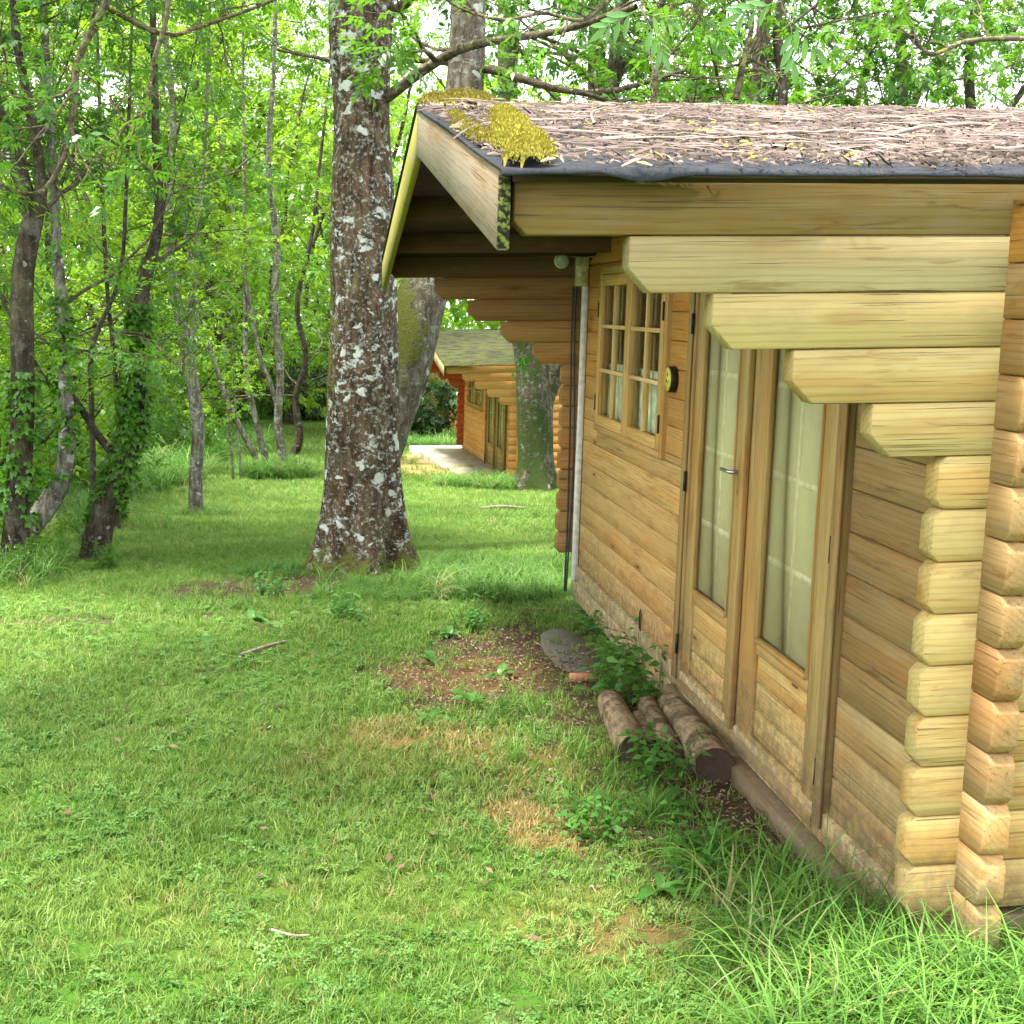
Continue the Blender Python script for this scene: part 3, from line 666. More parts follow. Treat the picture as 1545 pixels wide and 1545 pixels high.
for (a, b, r, lab) in (((-.40, 1.86, -.205), (-.30, 2.75, -.27), .068, 'cut log lying farthest out from the wall, its dark end facing out'),
                       ((-.30, 1.95, -.225), (-.22, 2.5, -.27), .042, 'thin short log between the two thick ones'),
                       ((-.245, 1.88, -.215), (-.14, 2.7, -.26), .050, 'middle cut log with rotten end tucked behind leaves'),
                       ((-.140, 1.62, -.185), (-.04, 2.6, -.25), .078, 'thickest cut log, touching the cabin ground beam')):
    root = empty('cut_log', a); tag(root, lab, 'log', 'cut logs by the cabin foot')
    k = 24; a_, b_ = np.array(a), np.array(b)
    o, c = trunk_obj('bark_body', [a_, a_ * .7 + b_ * .3 + [0, 0, .004], b_ * .7 + a_ * .3, b_], [r, r * 1.02, r * .97, r * .93], M['log'], root, k, 26, .10, int(r * 1000) % 9, None, None, False, a)
    dv = (b_ - a_) / np.linalg.norm(b_ - a_); e1 = np.cross(dv, [0, 0, 1]); e1 /= np.linalg.norm(e1); e2 = np.cross(e1, dv)
    V = [dv * .012] + [dv * .004 + (e1 * math.cos(q * 2 * math.pi / k) + e2 * math.sin(q * 2 * math.pi / k)) * r * .97 for q in range(k)]
    V += [dv * (b_ - a_).dot(dv)]; V += [dv * (np.linalg.norm(b_ - a_) - .004) + (e1 * math.cos(q * 2 * math.pi / k) + e2 * math.sin(q * 2 * math.pi / k)) * r * .9 for q in range(k)]
    Ft = [(0, 1 + q, 1 + (q + 1) % k) for q in range(k)] + [(k + 1, k + 2 + (q + 1) % k, k + 2 + q) for q in range(k)]
    obj('end_face', np_mesh('end_face', V, np.array(Ft), M['logend']), root)

# ================================================================== ROOF LITTER AND MOSS
def rz(x, y): return roofz_v(y) + TILT * x
def roofz_v(y): return RIDGE_Z - SL * np.abs(np.asarray(y) - RIDGE_Y)
def sticks(P, D, Lg, Wd, Ht, tint, name, mat, bend=.0):
    """flat bent splinters: P centre (n,3), D direction (n,3)"""
    n = len(P); up = np.array([0, 0, 1.]); S = np.cross(D, up); S /= np.linalg.norm(S, axis=1, keepdims=True); U = np.cross(S, D)
    b = (RNG.random((n, 1)) - .5) * bend
    st = []
    for f, w in ((-.5, .5), (0, 1), (.5, .4)):
        c = P + D * (Lg * f)[:, None] + (S * b * Lg[:, None] if f == 0 else 0)
        st += [c + S * (Wd * w / 2)[:, None], c + U * (Ht * w)[:, None], c - S * (Wd * w / 2)[:, None]]
    V = np.stack(st, 1).reshape(-1, 3); o = (np.arange(n) * 9)[:, None]
    Fq = np.concatenate([o + np.array([[0, 1, 4, 3]]), o + np.array([[1, 2, 5, 4]]), o + np.array([[3, 4, 7, 6]]), o + np.array([[4, 5, 8, 7]])])
    return np_mesh(name, V, Fq, mat, {'tint': np.repeat(tint, 9)})
n = 44000
x = RNG.random(n) * 5.25 - 1.27; y = -.16 + RNG.random(n) ** .9 * 2.65
keep = (fbm(x * 2, y * 3, 4) > .25) & ~((x < -.75) & (RNG.random(n) < .4)) ; x, y = x[keep], y[keep]; n = len(x)
z = rz(x, y) + .012 + RNG.random(n) * .022 * (.4 + fbm(x * 3, y * 3, 2))
a = RNG.normal(0, 1.0, n) + (RNG.random(n) < .3) * RNG.random(n) * 3; pit = RNG.normal(0, .22, n)
D = np.stack([np.cos(a) * np.cos(pit), np.sin(a) * np.cos(pit), np.sin(pit) + SL * np.sin(a)], -1); D /= np.linalg.norm(D, axis=1, keepdims=True)
Lg = RNG.gamma(1.5, .012, n) + .010; tn = np.clip(RNG.random(n) * .75 + 1.1 * (fbm(x * 2.2, y * 3.5, 6) - .46), 0, .97)
tn = np.where(RNG.random(n) < .012 + .05 * (x < -.4), 1., tn)
o = obj('roof_litter', sticks(np.stack([x, y, z], -1), D, Lg, .003 + Lg * .13 * RNG.random(n), .003 + RNG.random(n) * .006, tn, 'roof_litter', M['litter'], .3)); tag(o, 'bark flakes, leaf bits and twig litter covering the near cabin roof', 'litter', kind='stuff')
n = 1500; x = RNG.random(n) * 5.2 - 1.1; y = -.1 + RNG.random(n) * 2.5; a = RNG.normal(0, .5, n); D = np.stack([np.cos(a), np.sin(a), SL * np.sin(a) + RNG.normal(0, .06, n)], -1); D /= np.linalg.norm(D, axis=1, keepdims=True)
o = obj('needle_litter', sticks(np.stack([x, y, rz(x, y) + .034 + RNG.random(n) * .012], -1), D, .04 + RNG.gamma(2, .035, n), np.full(n, .004), np.full(n, .003), .5 + .45 * RNG.random(n), 'needle_litter', M['litter'], .4)); tag(o, 'thin leaf stalks and fine twiglets strewn over the near roof', 'litter', kind='stuff')
# larger twigs, each a thing
tw = [([(-.05, .62), (.25, .95), (.7, 1.35), (1.0, 1.9)], .011, 'longest pale twig, lying aslant up the roof slope'), ([(-.75, 1.0), (-.62, 1.15), (-.45, 1.6)], .010, 'lichen-yellow twig near the moss cushion on the roof'),
      ([(-.62, .55), (-.2, .62), (.1, .9)], .009, 'bent grey twig across the middle of the roof'), ([(-.85, .95), (-.72, 1.6), (-.5, 2.1)], .007, 'thin dark twig pointing to the ridge'),
      ([(.0, .12), (.25, .16), (.5, .1)], .010, 'thick bark strip lying along the eave'), ([(.5, .25), (.8, .33), (1.2, .3)], .008, 'brown twig along the eave at the right edge of the frame'),
      ([(-.9, .3), (-.6, .35), (-.3, .3)], .006, 'slender twig just right of the moss cushion'), ([(.2, 1.5), (.5, 1.52), (.9, 1.7)], .008, 'straight twig high on the roof slope')]
for pts, r, lab in tw:
    r = r * .62
    c = np.array([(a, b, rz(a, b) + .035 + .008 * (i % 2)) for i, (a, b) in enumerate(pts)]); rt = c[0]
    cc, R, _ = disp_tube(c - rt, np.linspace(r, r * .5, len(c)), 7, 14, .3, 3)
    V, F_ = tubes([(cc + np.array([0, 0, 1]) * (RNG.random((14, 1)) - .5) * .008, R)], 7)
    o = obj('fallen_twig', np_mesh('fallen_twig', V, F_, M['twig_dead'] if 'twig_dead' in M else M.setdefault('twig_dead', plain('dead_twig', (.22, .175, .14), .9, 0, .35, 60)), None, True)); o.location = rt
    tag(o, lab, 'twig', 'twigs lying on the roof')
def moss_clump(path, w, h, lab, n=5000, tl=(.3, 1)):
    P = np.array(path, float); s = np.linspace(0, len(P) - 1, 30); i = np.minimum(s.astype(int), len(P) - 2); u = (s - i)[:, None]; C = P[i] * (1 - u) + P[i + 1] * u
    wd = np.interp(s, range(len(w)), w)
    lo = (C - wd[:, None]).min(0); hi = (C + wd[:, None]).max(0); st = .011
    gx, gy = np.meshgrid(np.arange(lo[0], hi[0], st), np.arange(lo[1], hi[1], st))
    d = (np.sqrt((gx[..., None] - C[:, 0]) ** 2 + (gy[..., None] - C[:, 1]) ** 2) / wd).min(-1) + (fbm(gx * 12, gy * 12, 3) - .5) * .7
    hh = np.sqrt(np.clip(1 - d ** 2, 0, 1)) * h * (.55 + .9 * fbm(gx * 16, gy * 16, 6))
    z = np.where(gy > RIDGE_Y, roofz_v(gy), roofz_v(gy)) + TILT * gx + np.where(d < 1, hh + .008, -.01)
    z = np.where(gy < -.13, z - (-.13 - gy) * .5, z)
    I = np.arange(gx.size).reshape(gx.shape); Fq = np.stack([I[:-1, :-1], I[:-1, 1:], I[1:, 1:], I[1:, :-1]], -1).reshape(-1, 4)
    ok = (d.ravel()[Fq] < 1.02).all(1); rt = np.array([C[0, 0], C[0, 1], rz(C[0, 0], C[0, 1])])
    V0 = np.stack([gx, gy, z], -1).reshape(-1, 3); t0 = np.full(len(V0), .25)
    inn = np.where((d < .98).ravel())[0]; pk = RNG.choice(inn, n); B = V0[pk] + RNG.normal(0, .004, (n, 3)); 
    dr = RNG.normal(0, .5, (n, 3)) + [0, -.35, 1]; dr /= np.linalg.norm(dr, axis=1, keepdims=True); ln = .005 + RNG.random(n) * .007
    sd_ = np.cross(dr, RNG.normal(0, 1, (n, 3))); sd_ /= np.linalg.norm(sd_, axis=1, keepdims=True)
    VV = np.stack([B + sd_ * .0018, B - sd_ * .0018, B + dr * ln[:, None]], 1).reshape(-1, 3); tt = tl[0] + RNG.random(n) * (tl[1] - tl[0])
    V = np.concatenate([V0, VV]) - rt; Ft = len(V0) + np.arange(3 * n).reshape(n, 3)
    o = obj('moss_clump', np_mesh('moss_clump', V, [Fq[ok], Ft], M['moss'], {'tint': np.concatenate([t0, np.repeat(tt, 3)])})); o.location = rt
    tag(o, lab, 'moss', 'moss cushions on the near roof')
moss_clump([(-1.05, 1.5), (-1.11, .95), (-1.165, .45), (-1.20, -.06)], [.045, .055, .058, .064], .05, 'thick bright yellow moss cushion hanging over the eave of the near roof', 26000, (.45, 1))
moss_clump([(-1.20, 1.7), (-1.235, 1.0), (-1.23, .45)], [.03, .035, .042], .02, 'orange-yellow moss strip along the top of the near barge board', 12000, (.1, .7))
moss_clump([(-1.20, 2.45), (-1.05, 2.52)], [.08, .11], .055, 'ochre moss hump on the gable peak of the near roof', 9000, (.1, .6))
moss_clump([(-.9, 2.5), (-.2, 2.5), (.4, 2.5)], [.05, .08, .04], .014, 'long ochre moss carpet along the ridge right of the peak', 9000, (.0, .45))

# ================================================================== GRASS
def blades(n, rad, hmin, hmax, w, lean, segs, curl, seed, clover=False):
    r = np.random.default_rng(seed); V = []; Fq = []; tn = []
    for b in range(n):
        a = r.random() * 6.283; rr = rad * math.sqrt(r.random()); px_, py_ = rr * math.cos(a), rr * math.sin(a)
        d = r.random() * 6.283; h = hmin + (hmax - hmin) * r.random() ** 1.3; ln = lean * (.3 + r.random()); tt = r.random()
        if clover and b % 2:
            z = h * .6; k = 5; c0 = len(V)
            for lf in range(3):
                q = d + lf * 2.09; cx, cy = px_ + .008 * math.cos(q), py_ + .008 * math.sin(q); c0 = len(V)
                V += [(px_, py_, z), (cx + .006 * math.cos(q + 1.4), cy + .006 * math.sin(q + 1.4), z + .003), (cx + .008 * math.cos(q), cy + .008 * math.sin(q), z + .001), (cx + .006 * math.cos(q - 1.4), cy + .006 * math.sin(q - 1.4), z + .003)]
                Fq.append((c0, c0 + 1, c0 + 2, c0 + 3)); tn += [tt] * 4
            continue
        c0 = len(V)
        for s_ in range(segs + 1):
            f = s_ / segs; th = ln * (f ** 1) * (1 + curl * f); 
            hx = h * (f * math.cos(min(1.5, th * .6)) - curl * .35 * f ** 3); out = h * f * math.sin(min(1.5, th)) 
            wd = w * (1 - f ** 1.6 * .92) * (.8 + .4 * tt)
            x_, y_ = px_ + out * math.cos(d), py_ + out * math.sin(d)
            V += [(x_ - wd / 2 * math.sin(d), y_ + wd / 2 * math.cos(d), hx - .006 * (s_ == 0)), (x_ + wd / 2 * math.sin(d), y_ - wd / 2 * math.cos(d), hx - .006 * (s_ == 0))]; tn += [tt] * 2
            if s_: Fq.append((c0 + 2 * s_ - 2, c0 + 2 * s_ - 1, c0 + 2 * s_ + 1, c0 + 2 * s_))
    return np.array(V), np.array(Fq), np.array(tn)
def source_collection(name, items, mat):
    c = bpy.data.collections.new(name); COL.children.link(c)
    for i, (args, lab, nm, loc) in enumerate(items):
        V, Fq, tn = blades(*args); o = bpy.data.objects.new(nm, np_mesh(nm, V, Fq, mat, {'tint': tn})); c.objects.link(o)
        o.location = (loc[0], loc[1], float(gz(loc[0], loc[1]))); tag(o, lab, 'grass', None, 'stuff')
    return c
src_lawn = source_collection('lawn_sources', [((16, .035, .02, .055, .0042, 1.1, 2, .1, s), 'short lawn grass tuft', 'grass_tuft', (-2 + .2 * s, 4.4 + .1 * s)) for s in range(5)], M['grass'])
src_clov = source_collection('clover_sources', [((12, .04, .02, .045, .0035, .9, 2, .1, 20 + s, True), 'clover patch in the lawn', 'clover_tuft', (-2.2 + .2 * s, 2.4)) for s in range(3)], M['clover'])
src_tall = source_collection('tall_sources', [((15, .05, .16, .36, .0080, 1.0, 6, .55, 40 + s), 'long arching grass', 'long_grass_tuft', (-1.6 + .22 * s, 5.9)) for s in range(4)], M['tall'])
def scatter(name, x, y, col, nvar, scl, dry, label, tilt=.25, cat='grass', zoff=0):
    n = len(x); z = gz(x, y) + zoff; rot = np.stack([RNG.normal(0, tilt, n), RNG.normal(0, tilt, n), RNG.random(n) * 6.283], -1)
    me = bpy.data.meshes.new(name); me.vertices.add(n); me.vertices.foreach_set('co', np.stack([x, y, z], -1).astype(np.float32).ravel())
    def A(k, t, v, key='value'): a = me.attributes.new(k, t, 'POINT'); a.data.foreach_set(key, np.ascontiguousarray(v).ravel())
    A('idx', 'INT', RNG.integers(0, nvar, n).astype(np.int32)); A('rot', 'FLOAT_VECTOR', rot.astype(np.float32), 'vector'); A('scl', 'FLOAT', scl.astype(np.float32))
    A('tint', 'FLOAT', np.clip(fbm(x * 1.6, y * 1.6, 9) * 1.3 - .35 + RNG.normal(0, .2, n), 0, 1).astype(np.float32)); A('dry', 'FLOAT', dry.astype(np.float32))
    o = obj(name, me); tag(o, label, cat, None, 'stuff')
    ng = bpy.data.node_groups.new(name, 'GeometryNodeTree'); ng.interface.new_socket('Geometry', in_out='INPUT', socket_type='NodeSocketGeometry'); ng.interface.new_socket('Geometry', in_out='OUTPUT', socket_type='NodeSocketGeometry')
    N = ng.nodes; Lk = ng.links; gi = N.new('NodeGroupInput'); go = N.new('NodeGroupOutput'); ip = N.new('GeometryNodeInstanceOnPoints'); ci = N.new('GeometryNodeCollectionInfo')
    ci.inputs[0].default_value = col; ci.inputs['Separate Children'].default_value = True; ci.inputs['Reset Children'].default_value = True
    def na(k, t): q = N.new('GeometryNodeInputNamedAttribute'); q.data_type = t; q.inputs[0].default_value = k; return q.outputs[0]
    er = N.new('FunctionNodeEulerToRotation'); Lk.new(na('rot', 'FLOAT_VECTOR'), er.inputs[0])
    Lk.new(gi.outputs[0], ip.inputs['Points']); Lk.new(ci.outputs[0], ip.inputs['Instance']); ip.inputs['Pick Instance'].default_value = True
    Lk.new(na('idx', 'INT'), ip.inputs['Instance Index']); Lk.new(er.outputs[0], ip.inputs['Rotation']); Lk.new(na('scl', 'FLOAT'), ip.inputs['Scale']); Lk.new(ip.outputs[0], go.inputs[0])
    md = o.modifiers.new('scatter', 'NODES'); md.node_group = ng; return o
def region(n, x0, x1, y0, y1): return RNG.random(n) * (x1 - x0) + x0, RNG.random(n) * (y1 - y0) + y0
def blocked(x, y):
    b = (x > -.03) & (x < 5.3) & (y > -.02) & (y < 5.2)
    c_, s_ = math.cos(math.radians(3.7)), math.sin(math.radians(3.7)); u = (x - 1.65) * c_ + (y - 18.53) * s_; v = -(x - 1.65) * s_ + (y - 18.53) * c_
    return b | ((u > -.85) & (u < 5.4) & (v > -.2) & (v < 5.6)) | ((x > .9) & (y > 33) & (y < 39.5))
XS, YS, SS = [], [], []
for (n, x0, x1, y0, y1, s) in ((26000, -4.0, .3, -1.2, 4, 1.), (26000, -6, .9, 4, 10, 1.1), (26000, -7.5, 4, 10, 20, 1.7), (24000, -9, 6, 20, 42, 2.9)):
    x, y = region(n, x0, x1, y0, y1); XS.append(x); YS.append(y); SS.append(np.full(n, s))
x, y, s = map(np.concatenate, (XS, YS, SS))
k = ~blocked(x, y) & (RNG.random(len(x)) > patch(x, y, bare) * .93) & (RNG.random(len(x)) > np.clip((fbm(x * 3, y * 3, 6) - .66) * 4, 0, .6)) & (RNG.random(len(x)) > apron_mask(x, y) * .95)
x, y, s = x[k], y[k], s[k]
mow = .45 + .75 * fbm(x * 1.3, y * 1.3, 5); edge = np.clip((-x - 3.3 - .02 * y) / 1.0, 0, 1)
scatter('lawn_grass', x, y, src_lawn, 5, s * mow * (1 + .5 * edge) * (.8 + .4 * RNG.random(len(x))), np.clip(patch(x, y, dryp) * (.35 + .8 * RNG.random(len(x))) + .06 + .4 * np.clip(fbm(x * 2.5, y * 2.5, 8) - .5, 0, 1) + (RNG.random(len(x)) < .05) * .5, 0, 1), 'short mown lawn between the cabins and the trees')
x, y = region(6500, -4, 0, -1, 5.5); k = ~blocked(x, y) & (fbm(x * 2.2, y * 2.2, 7) > .42) & (RNG.random(len(x)) > patch(x, y, bare)) ; x, y = x[k], y[k]
scatter('clover', x, y, src_clov, 3, (.55 + .5 * RNG.random(len(x))), np.zeros(len(x)), 'clover and small weeds among the lawn grass', .2, 'clover')
# long grass: beside the wall corner, round the trunks, at the edge of the wood and by the second cabin
TX, TY, TS = [], [], []
def clump(n, cx, cy, rx, ry, s):
    a = RNG.random(n) * 6.283; r = np.sqrt(RNG.random(n)); TX.append(cx + rx * r * np.cos(a)); TY.append(cy + ry * r * np.sin(a)); TS.append(np.full(n, s) * (.65 + .6 * RNG.random(n)))
clump(170, -.24, .05, .28, .5, .85); clump(200, -.15, -.38, .5, .28, .9); clump(70, .1, -.2, .3, .14, .9); clump(60, -.35, .6, .2, .4, .75); clump(14, -.14, 1.1, .10, .4, .45)
clump(26, -.72, 1.7, .2, .5, .5); clump(26, -.8, 2.4, .2, .35, .5); clump(22, -.45, 1.3, .2, .2, .5)
clump(300, -1.15, 5.7, .7, .4, .42); clump(420, -.5, 5.8, .6, .55, .72); clump(60, -1.95, 6.7, .3, .4, .5); clump(200, -.3, 6.6, .6, .6, .6)
clump(380, 1.5, 17.4, 1.3, .7, .95); clump(200, .9, 25.5, 1.2, .6, 1.3); clump(260, -2.35, 18.9, .55, .7, 1.25); clump(100, -3.0, 12.1, .35, .35, .5)
clump(900, -4.6, 6.6, 1.1, 2.2, .75); clump(1100, -5.3, 11, 1.6, 3.5, 1.1); clump(1400, -5.8, 19, 2.4, 6, 1.9); clump(500, -3.8, 25, 1.2, 4, 1.6)
x, y, s = map(np.concatenate, (TX, TY, TS)); k = ~blocked(x, y) & (RNG.random(len(x)) > patch(x, y, bare) * .7); x, y, s = x[k], y[k], s[k]
scatter('tall_grass', x, y, src_tall, 4, s, (RNG.random(len(x)) < .05) * .7, 'uncut long grass along walls, tree feet and the wood edge', .22)
# mulch chips by the slab
n = 9000; x, y = region(n, -1.35, 0, .6, 4.9); m = patch(x, y, bare); k = (RNG.random(n) < m * .95) & ~blocked(x, y); x, y = x[k], y[k]; n = len(x)
x2, y2 = region(3500, -3.6, -1.3, 2, 6.8); k = RNG.random(3500) < patch(x2, y2, bare) * .8; x = np.append(x, x2[k]); y = np.append(y, y2[k]); n = len(x)
a = RNG.random(n) * 6.28; D = np.stack([np.cos(a), np.sin(a), RNG.normal(0, .3, n)], -1); D /= np.linalg.norm(D, axis=1, keepdims=True)
o = obj('wood_chips', sticks(np.stack([x, y, gz(x, y) + .004], -1), D, .008 + RNG.random(n) * .016, .004 + RNG.random(n) * .007, .003 + RNG.random(n) * .003, RNG.random(n), 'wood_chips', M['chips'])); tag(o, 'wood chip and leaf mulch on the bare soil patches', 'mulch', kind='stuff')

# ================================================================== TREES
def norm(v): return v / (np.linalg.norm(v, axis=-1, keepdims=True) + 1e-9)
def leaf_mesh(name, O, D, nl, rl, ll, lw, mat, rng, base=(0, 0, 0)):
    """pinnate leaves: origin O, direction D (n,3); nl leaflets on a stalk of length rl"""
    n = len(O); rl = np.broadcast_to(rl, n); D = norm(D + [0, 0, -.15]); U = norm(np.cross(np.cross(D, [0, 0, 1.]) + 1e-4, D) + rng.normal(0, .35, (n, 3))); S = norm(np.cross(D, U)); U = np.cross(S, D)
    VV, tint = [], []; tt = rng.random(n)
    for k in range(nl):
        last = k == nl - 1; f = 1. if last else .3 + .62 * (k // 2) / max(1, (nl - 1) // 2); sg = 0 if last else (1 if k % 2 else -1)
        b = O + D * (rl * f)[:, None]; dl = norm(D * (1 if last else .62) + S * sg * .8 - U * (.12 + .2 * rng.random((n, 1)))); pr = norm(np.cross(dl, U))
        l = ll * (.75 + .5 * rng.random((n, 1))); w = lw * (.8 + .4 * rng.random((n, 1)))
        VV.append(np.stack([b, b + dl * l * .42 + pr * w / 2 + U * w * .12, b + dl * l - U * l * .12, b + dl * l * .42 - pr * w / 2 + U * w * .12], 1)); tint.append(np.repeat(np.clip(tt + rng.normal(0, .12, n), 0, 1), 4))
    V = np.concatenate([v.reshape(-1, 3) for v in VV]) - np.asarray(base); q = np.arange(len(V)).reshape(-1, 4)
    return np_mesh(name, V, q, mat, {'tint': np.concatenate(tint)})
def grow(p, d, L_, r0, n, rng, wob=.25, up=.0):
    pts = [p]; st = L_ / n; d = d / np.linalg.norm(d)
    for i in range(n):
        d = d + rng.normal(0, wob, 3) * .5 + np.array([0, 0, up]); d /= np.linalg.norm(d); p = p + d * st; pts.append(p)
    return np.array(pts), np.linspace(r0, r0 * .3, n + 1)
def branching(spine, rads, rng, z0, nl, ll, sub=5, tws=4, up=.06, side=None, ang=(-.1, .6), r_f=.35, leaves_per=4):
    """limbs off a spine polyline; returns twig polylines and leaf origins/directions"""
    polys = []; LO, LD = [], []; H_ = spine[:, 2]
    cand = np.where(H_ >= z0)[0]
    for i in range(nl):
        j = rng.choice(cand); p = spine[j]; a = rng.random() * 6.283
        if side is not None and rng.random() < .65: a = side + rng.normal(0, .6)
        e = ang[0] + rng.random() * (ang[1] - ang[0]); d = np.array([math.cos(a) * math.cos(e), math.sin(a) * math.cos(e), math.sin(e)])
        l1 = ll * (.55 + .6 * rng.random()); r1 = max(.008, rads[j] * r_f * (.6 + .6 * rng.random())); r1 = min(r1, .05)
        P, R = grow(p, d, l1, r1, 7, rng, .32, up); polys.append((P, R))
        for q in range(sub):
            f = 2 + rng.integers(0, 6); p2 = P[min(f, 7)]; d2 = norm(P[min(f, 7)] - P[min(f, 7) - 1]) + rng.normal(0, .75, 3) * [1, 1, .55]
            P2, R2 = grow(p2, d2, l1 * (.3 + .35 * rng.random()), R[min(f, 7)] * .6, 5, rng, .4, up * .5 - .02); polys.append((P2, R2))
            for w in range(tws):
                f2 = rng.integers(1, 6); d3 = norm(P2[f2] - P2[f2 - 1]) + rng.normal(0, .8, 3) * [1, 1, .6]
                P3, R3 = grow(P2[f2], d3, l1 * .14 + .12, max(.003, R2[f2] * .5), 3, rng, .45, -.02); polys.append((P3, R3))
                for h in range(leaves_per):
                    m = rng.integers(1, 4); LO.append(P3[m]); LD.append(norm(P3[m] - P3[m - 1]) + rng.normal(0, .65, 3))
    return polys, np.array(LO), np.array(LD)
def spine_px(pts, top=None):
    """pts: (px, py, Y, radius px) -> world spine"""
    P, R = [], []
    for (px, py, Y_, r) in pts:
        w = at(px, py, Y_); P.append(w); R.append(r / FPX * (w - CAMP).dot(CF))
    if top is not None:
        d = P[-1] - P[-2]; d = d / np.linalg.norm(d); d = d * .5 + np.array([0, 0, .5]); d /= np.linalg.norm(d)
        n = 4; h = top - P[-1][2]; p = P[-1].copy(); r = R[-1]
        if h > .3:
            for i in range(n): p = p + d * h / n / max(.3, d[2]); P.append(p.copy()); r *= .78; R.append(r)
    return np.array(P), np.array(R)
def make_tree(name, label, cat, spines, barkm, leafm, seed, limbs=10, ll=2.2, z0=1., leaf=(5, .12, .075, .03), group=None, moss=None, flare=(.18, .5, 4), k=16, rings=36, extra=None, sub=5, tws=4, side=None, amp=.18, lp=4, stemname='trunk', tw_mat=None, ang=(-.1, .6)):
    rng = np.random.default_rng(seed); P0, R0 = spines[0]; base = P0[0].copy()
    root = empty(name, tuple(base)); tag(root, label, cat, group)
    polys, LO, LD = [], [], []
    for i, (P, R) in enumerate(spines):
        o, c = trunk_obj(stemname if i == 0 else 'stem', P, R, barkm, root, k, rings, amp, (seed + i) % 9, flare if i == 0 else None, moss, False, base)
        rr = np.interp(np.linspace(0, 1, len(c)), np.linspace(0, 1, len(R)), R)
        if limbs:
            a, b, d = branching(c, rr, rng, z0, max(2, int(limbs / len(spines) + .5)), ll, sub, tws, side=side, leaves_per=lp, ang=ang); polys += a; LO.append(b); LD.append(d)
    if extra:
        for (P, R, nleaf) in extra:
            P = np.array(P, float); cc, RR, _ = disp_tube(P, R, 8, 24, .25, seed % 7); V, F_ = tubes([(cc, RR)], 8)
            obj('limb', np_mesh('limb', V - base, F_, M['twig'], {'moss': np.zeros(len(V))}, True), root)
            if not nleaf: continue
            a, b, d = branching(cc[5:], np.full(19, R[-1] * 1.5), rng, -9, nleaf, ll * .35, 3, 3, up=-.02, r_f=.6, leaves_per=3); polys += a; LO.append(b); LD.append(d)
    if polys:
        big = [q for q in polys if q[1][0] > .012]; small = [q for q in polys if q[1][0] <= .012]
        Vs, Fs, n0 = [], [], 0
        for grp, kk in ((big, 6), (small, 3)):
            if grp: V, F_ = tubes(grp, kk); Vs.append(V); Fs.append(F_ + n0); n0 += len(V)
        V = np.concatenate(Vs); o = obj('branchwork', np_mesh('branchwork', V - base, Fs, tw_mat or M['twig'], {'moss': np.zeros(len(V))}, True), root)
        LO = np.concatenate([q for q in LO if len(q)]); LD = [q for q in LD if len(q)]; LD = np.concatenate([q for q in LD if len(q)])
        o = obj('crown', leaf_mesh('crown', LO, LD, leaf[0], leaf[1] * (.7 + .6 * rng.random(len(LO))), leaf[2], leaf[3], leafm, rng, base), root)
    return root
def footed(P, R, dz=.12):
    P = P.copy(); g0 = float(gz(P[0, 0], P[0, 1])); P[0, 2] = g0 - dz; return P, R

# the large lichen-covered trunk in the middle
def moss_big(V, h):
    side_ = norm(V[:, :2] - np.array([-1.3, 7.0])) if False else None
    ang = (V[:, 0] - np.interp(h, [0, 8], [-1.33, -1.33])) / .25
    return np.clip(np.exp(-h / .4) * .62 + np.clip(-ang - .3, 0, 1) * .75 * (np.abs(h - 2.2) < .9) + .25 * np.exp(-h / 1.2), 0, 1)
P, R = spine_px([(549, 880, 6.95, 64), (549, 800, 6.95, 59), (549, 720, 6.95, 56), (549, 600, 6.95, 55), (550, 480, 6.95, 50), (548, 330, 6.95, 48), (546, 180, 6.95, 42), (543, 60, 6.95, 47), (545, -60, 6.95, 48)], 7.5)
P, R = footed(P, R, .1)
lim = lambda pts, r: (np.array([at(*q) for q in pts]), np.linspace(r, r * .45, len(pts)))
ex = [lim([(580, 150, 6.9), (640, 105, 6.6), (700, 72, 6.3), (770, 58, 6.0), (850, 45, 5.7), (960, 10, 5.2)], .042) + (4,),
      lim([(590, 20, 6.9), (680, -40, 6.2), (820, -60, 5.4), (950, -60, 4.6)], .04) + (0,)]
big_tree = make_tree('lichen_tree', 'large foreground tree trunk blotched with white lichen, standing left of the near cabin', 'tree', [(P, R)], M['bark_big'], M['leaf'], 3, 7, 2.4, 4.4, (7, .2, .085, .032), None, moss_big, (.30, .72, 5), 64, 150, ex, 5, 4, side=.3, amp=.15)

# mossy leaning trunk behind it, rising behind the roof
P, R = spine_px([(545, 820, 8.3, 34), (560, 730, 8.3, 32), (585, 650, 8.3, 32), (612, 560, 8.35, 36), (630, 470, 8.4, 38), (652, 400, 8.5, 35), (680, 280, 8.7, 31), (700, 150, 8.9, 28), (706, 40, 9.0, 27), (706, -60, 9.1, 26)], 7)
P, R = footed(P, R)
def moss_lean(V, h): return np.clip(1.1 - np.abs(h - 2.1) / .9, 0, 1) * np.clip(.50 - 2.0 * (V[:, 0] + .85), .2, .72)
make_tree('leaning_tree', 'leaning pale grey tree with yellow-green mossy bend, rising behind the gable of the near cabin', 'tree', [(P, R)], M['bark_lean'], M['leaf'], 5, 8, 2.4, 3.4, (7, .18, .08, .032), None, moss_lean, (.2, .3, 4), 40, 90)

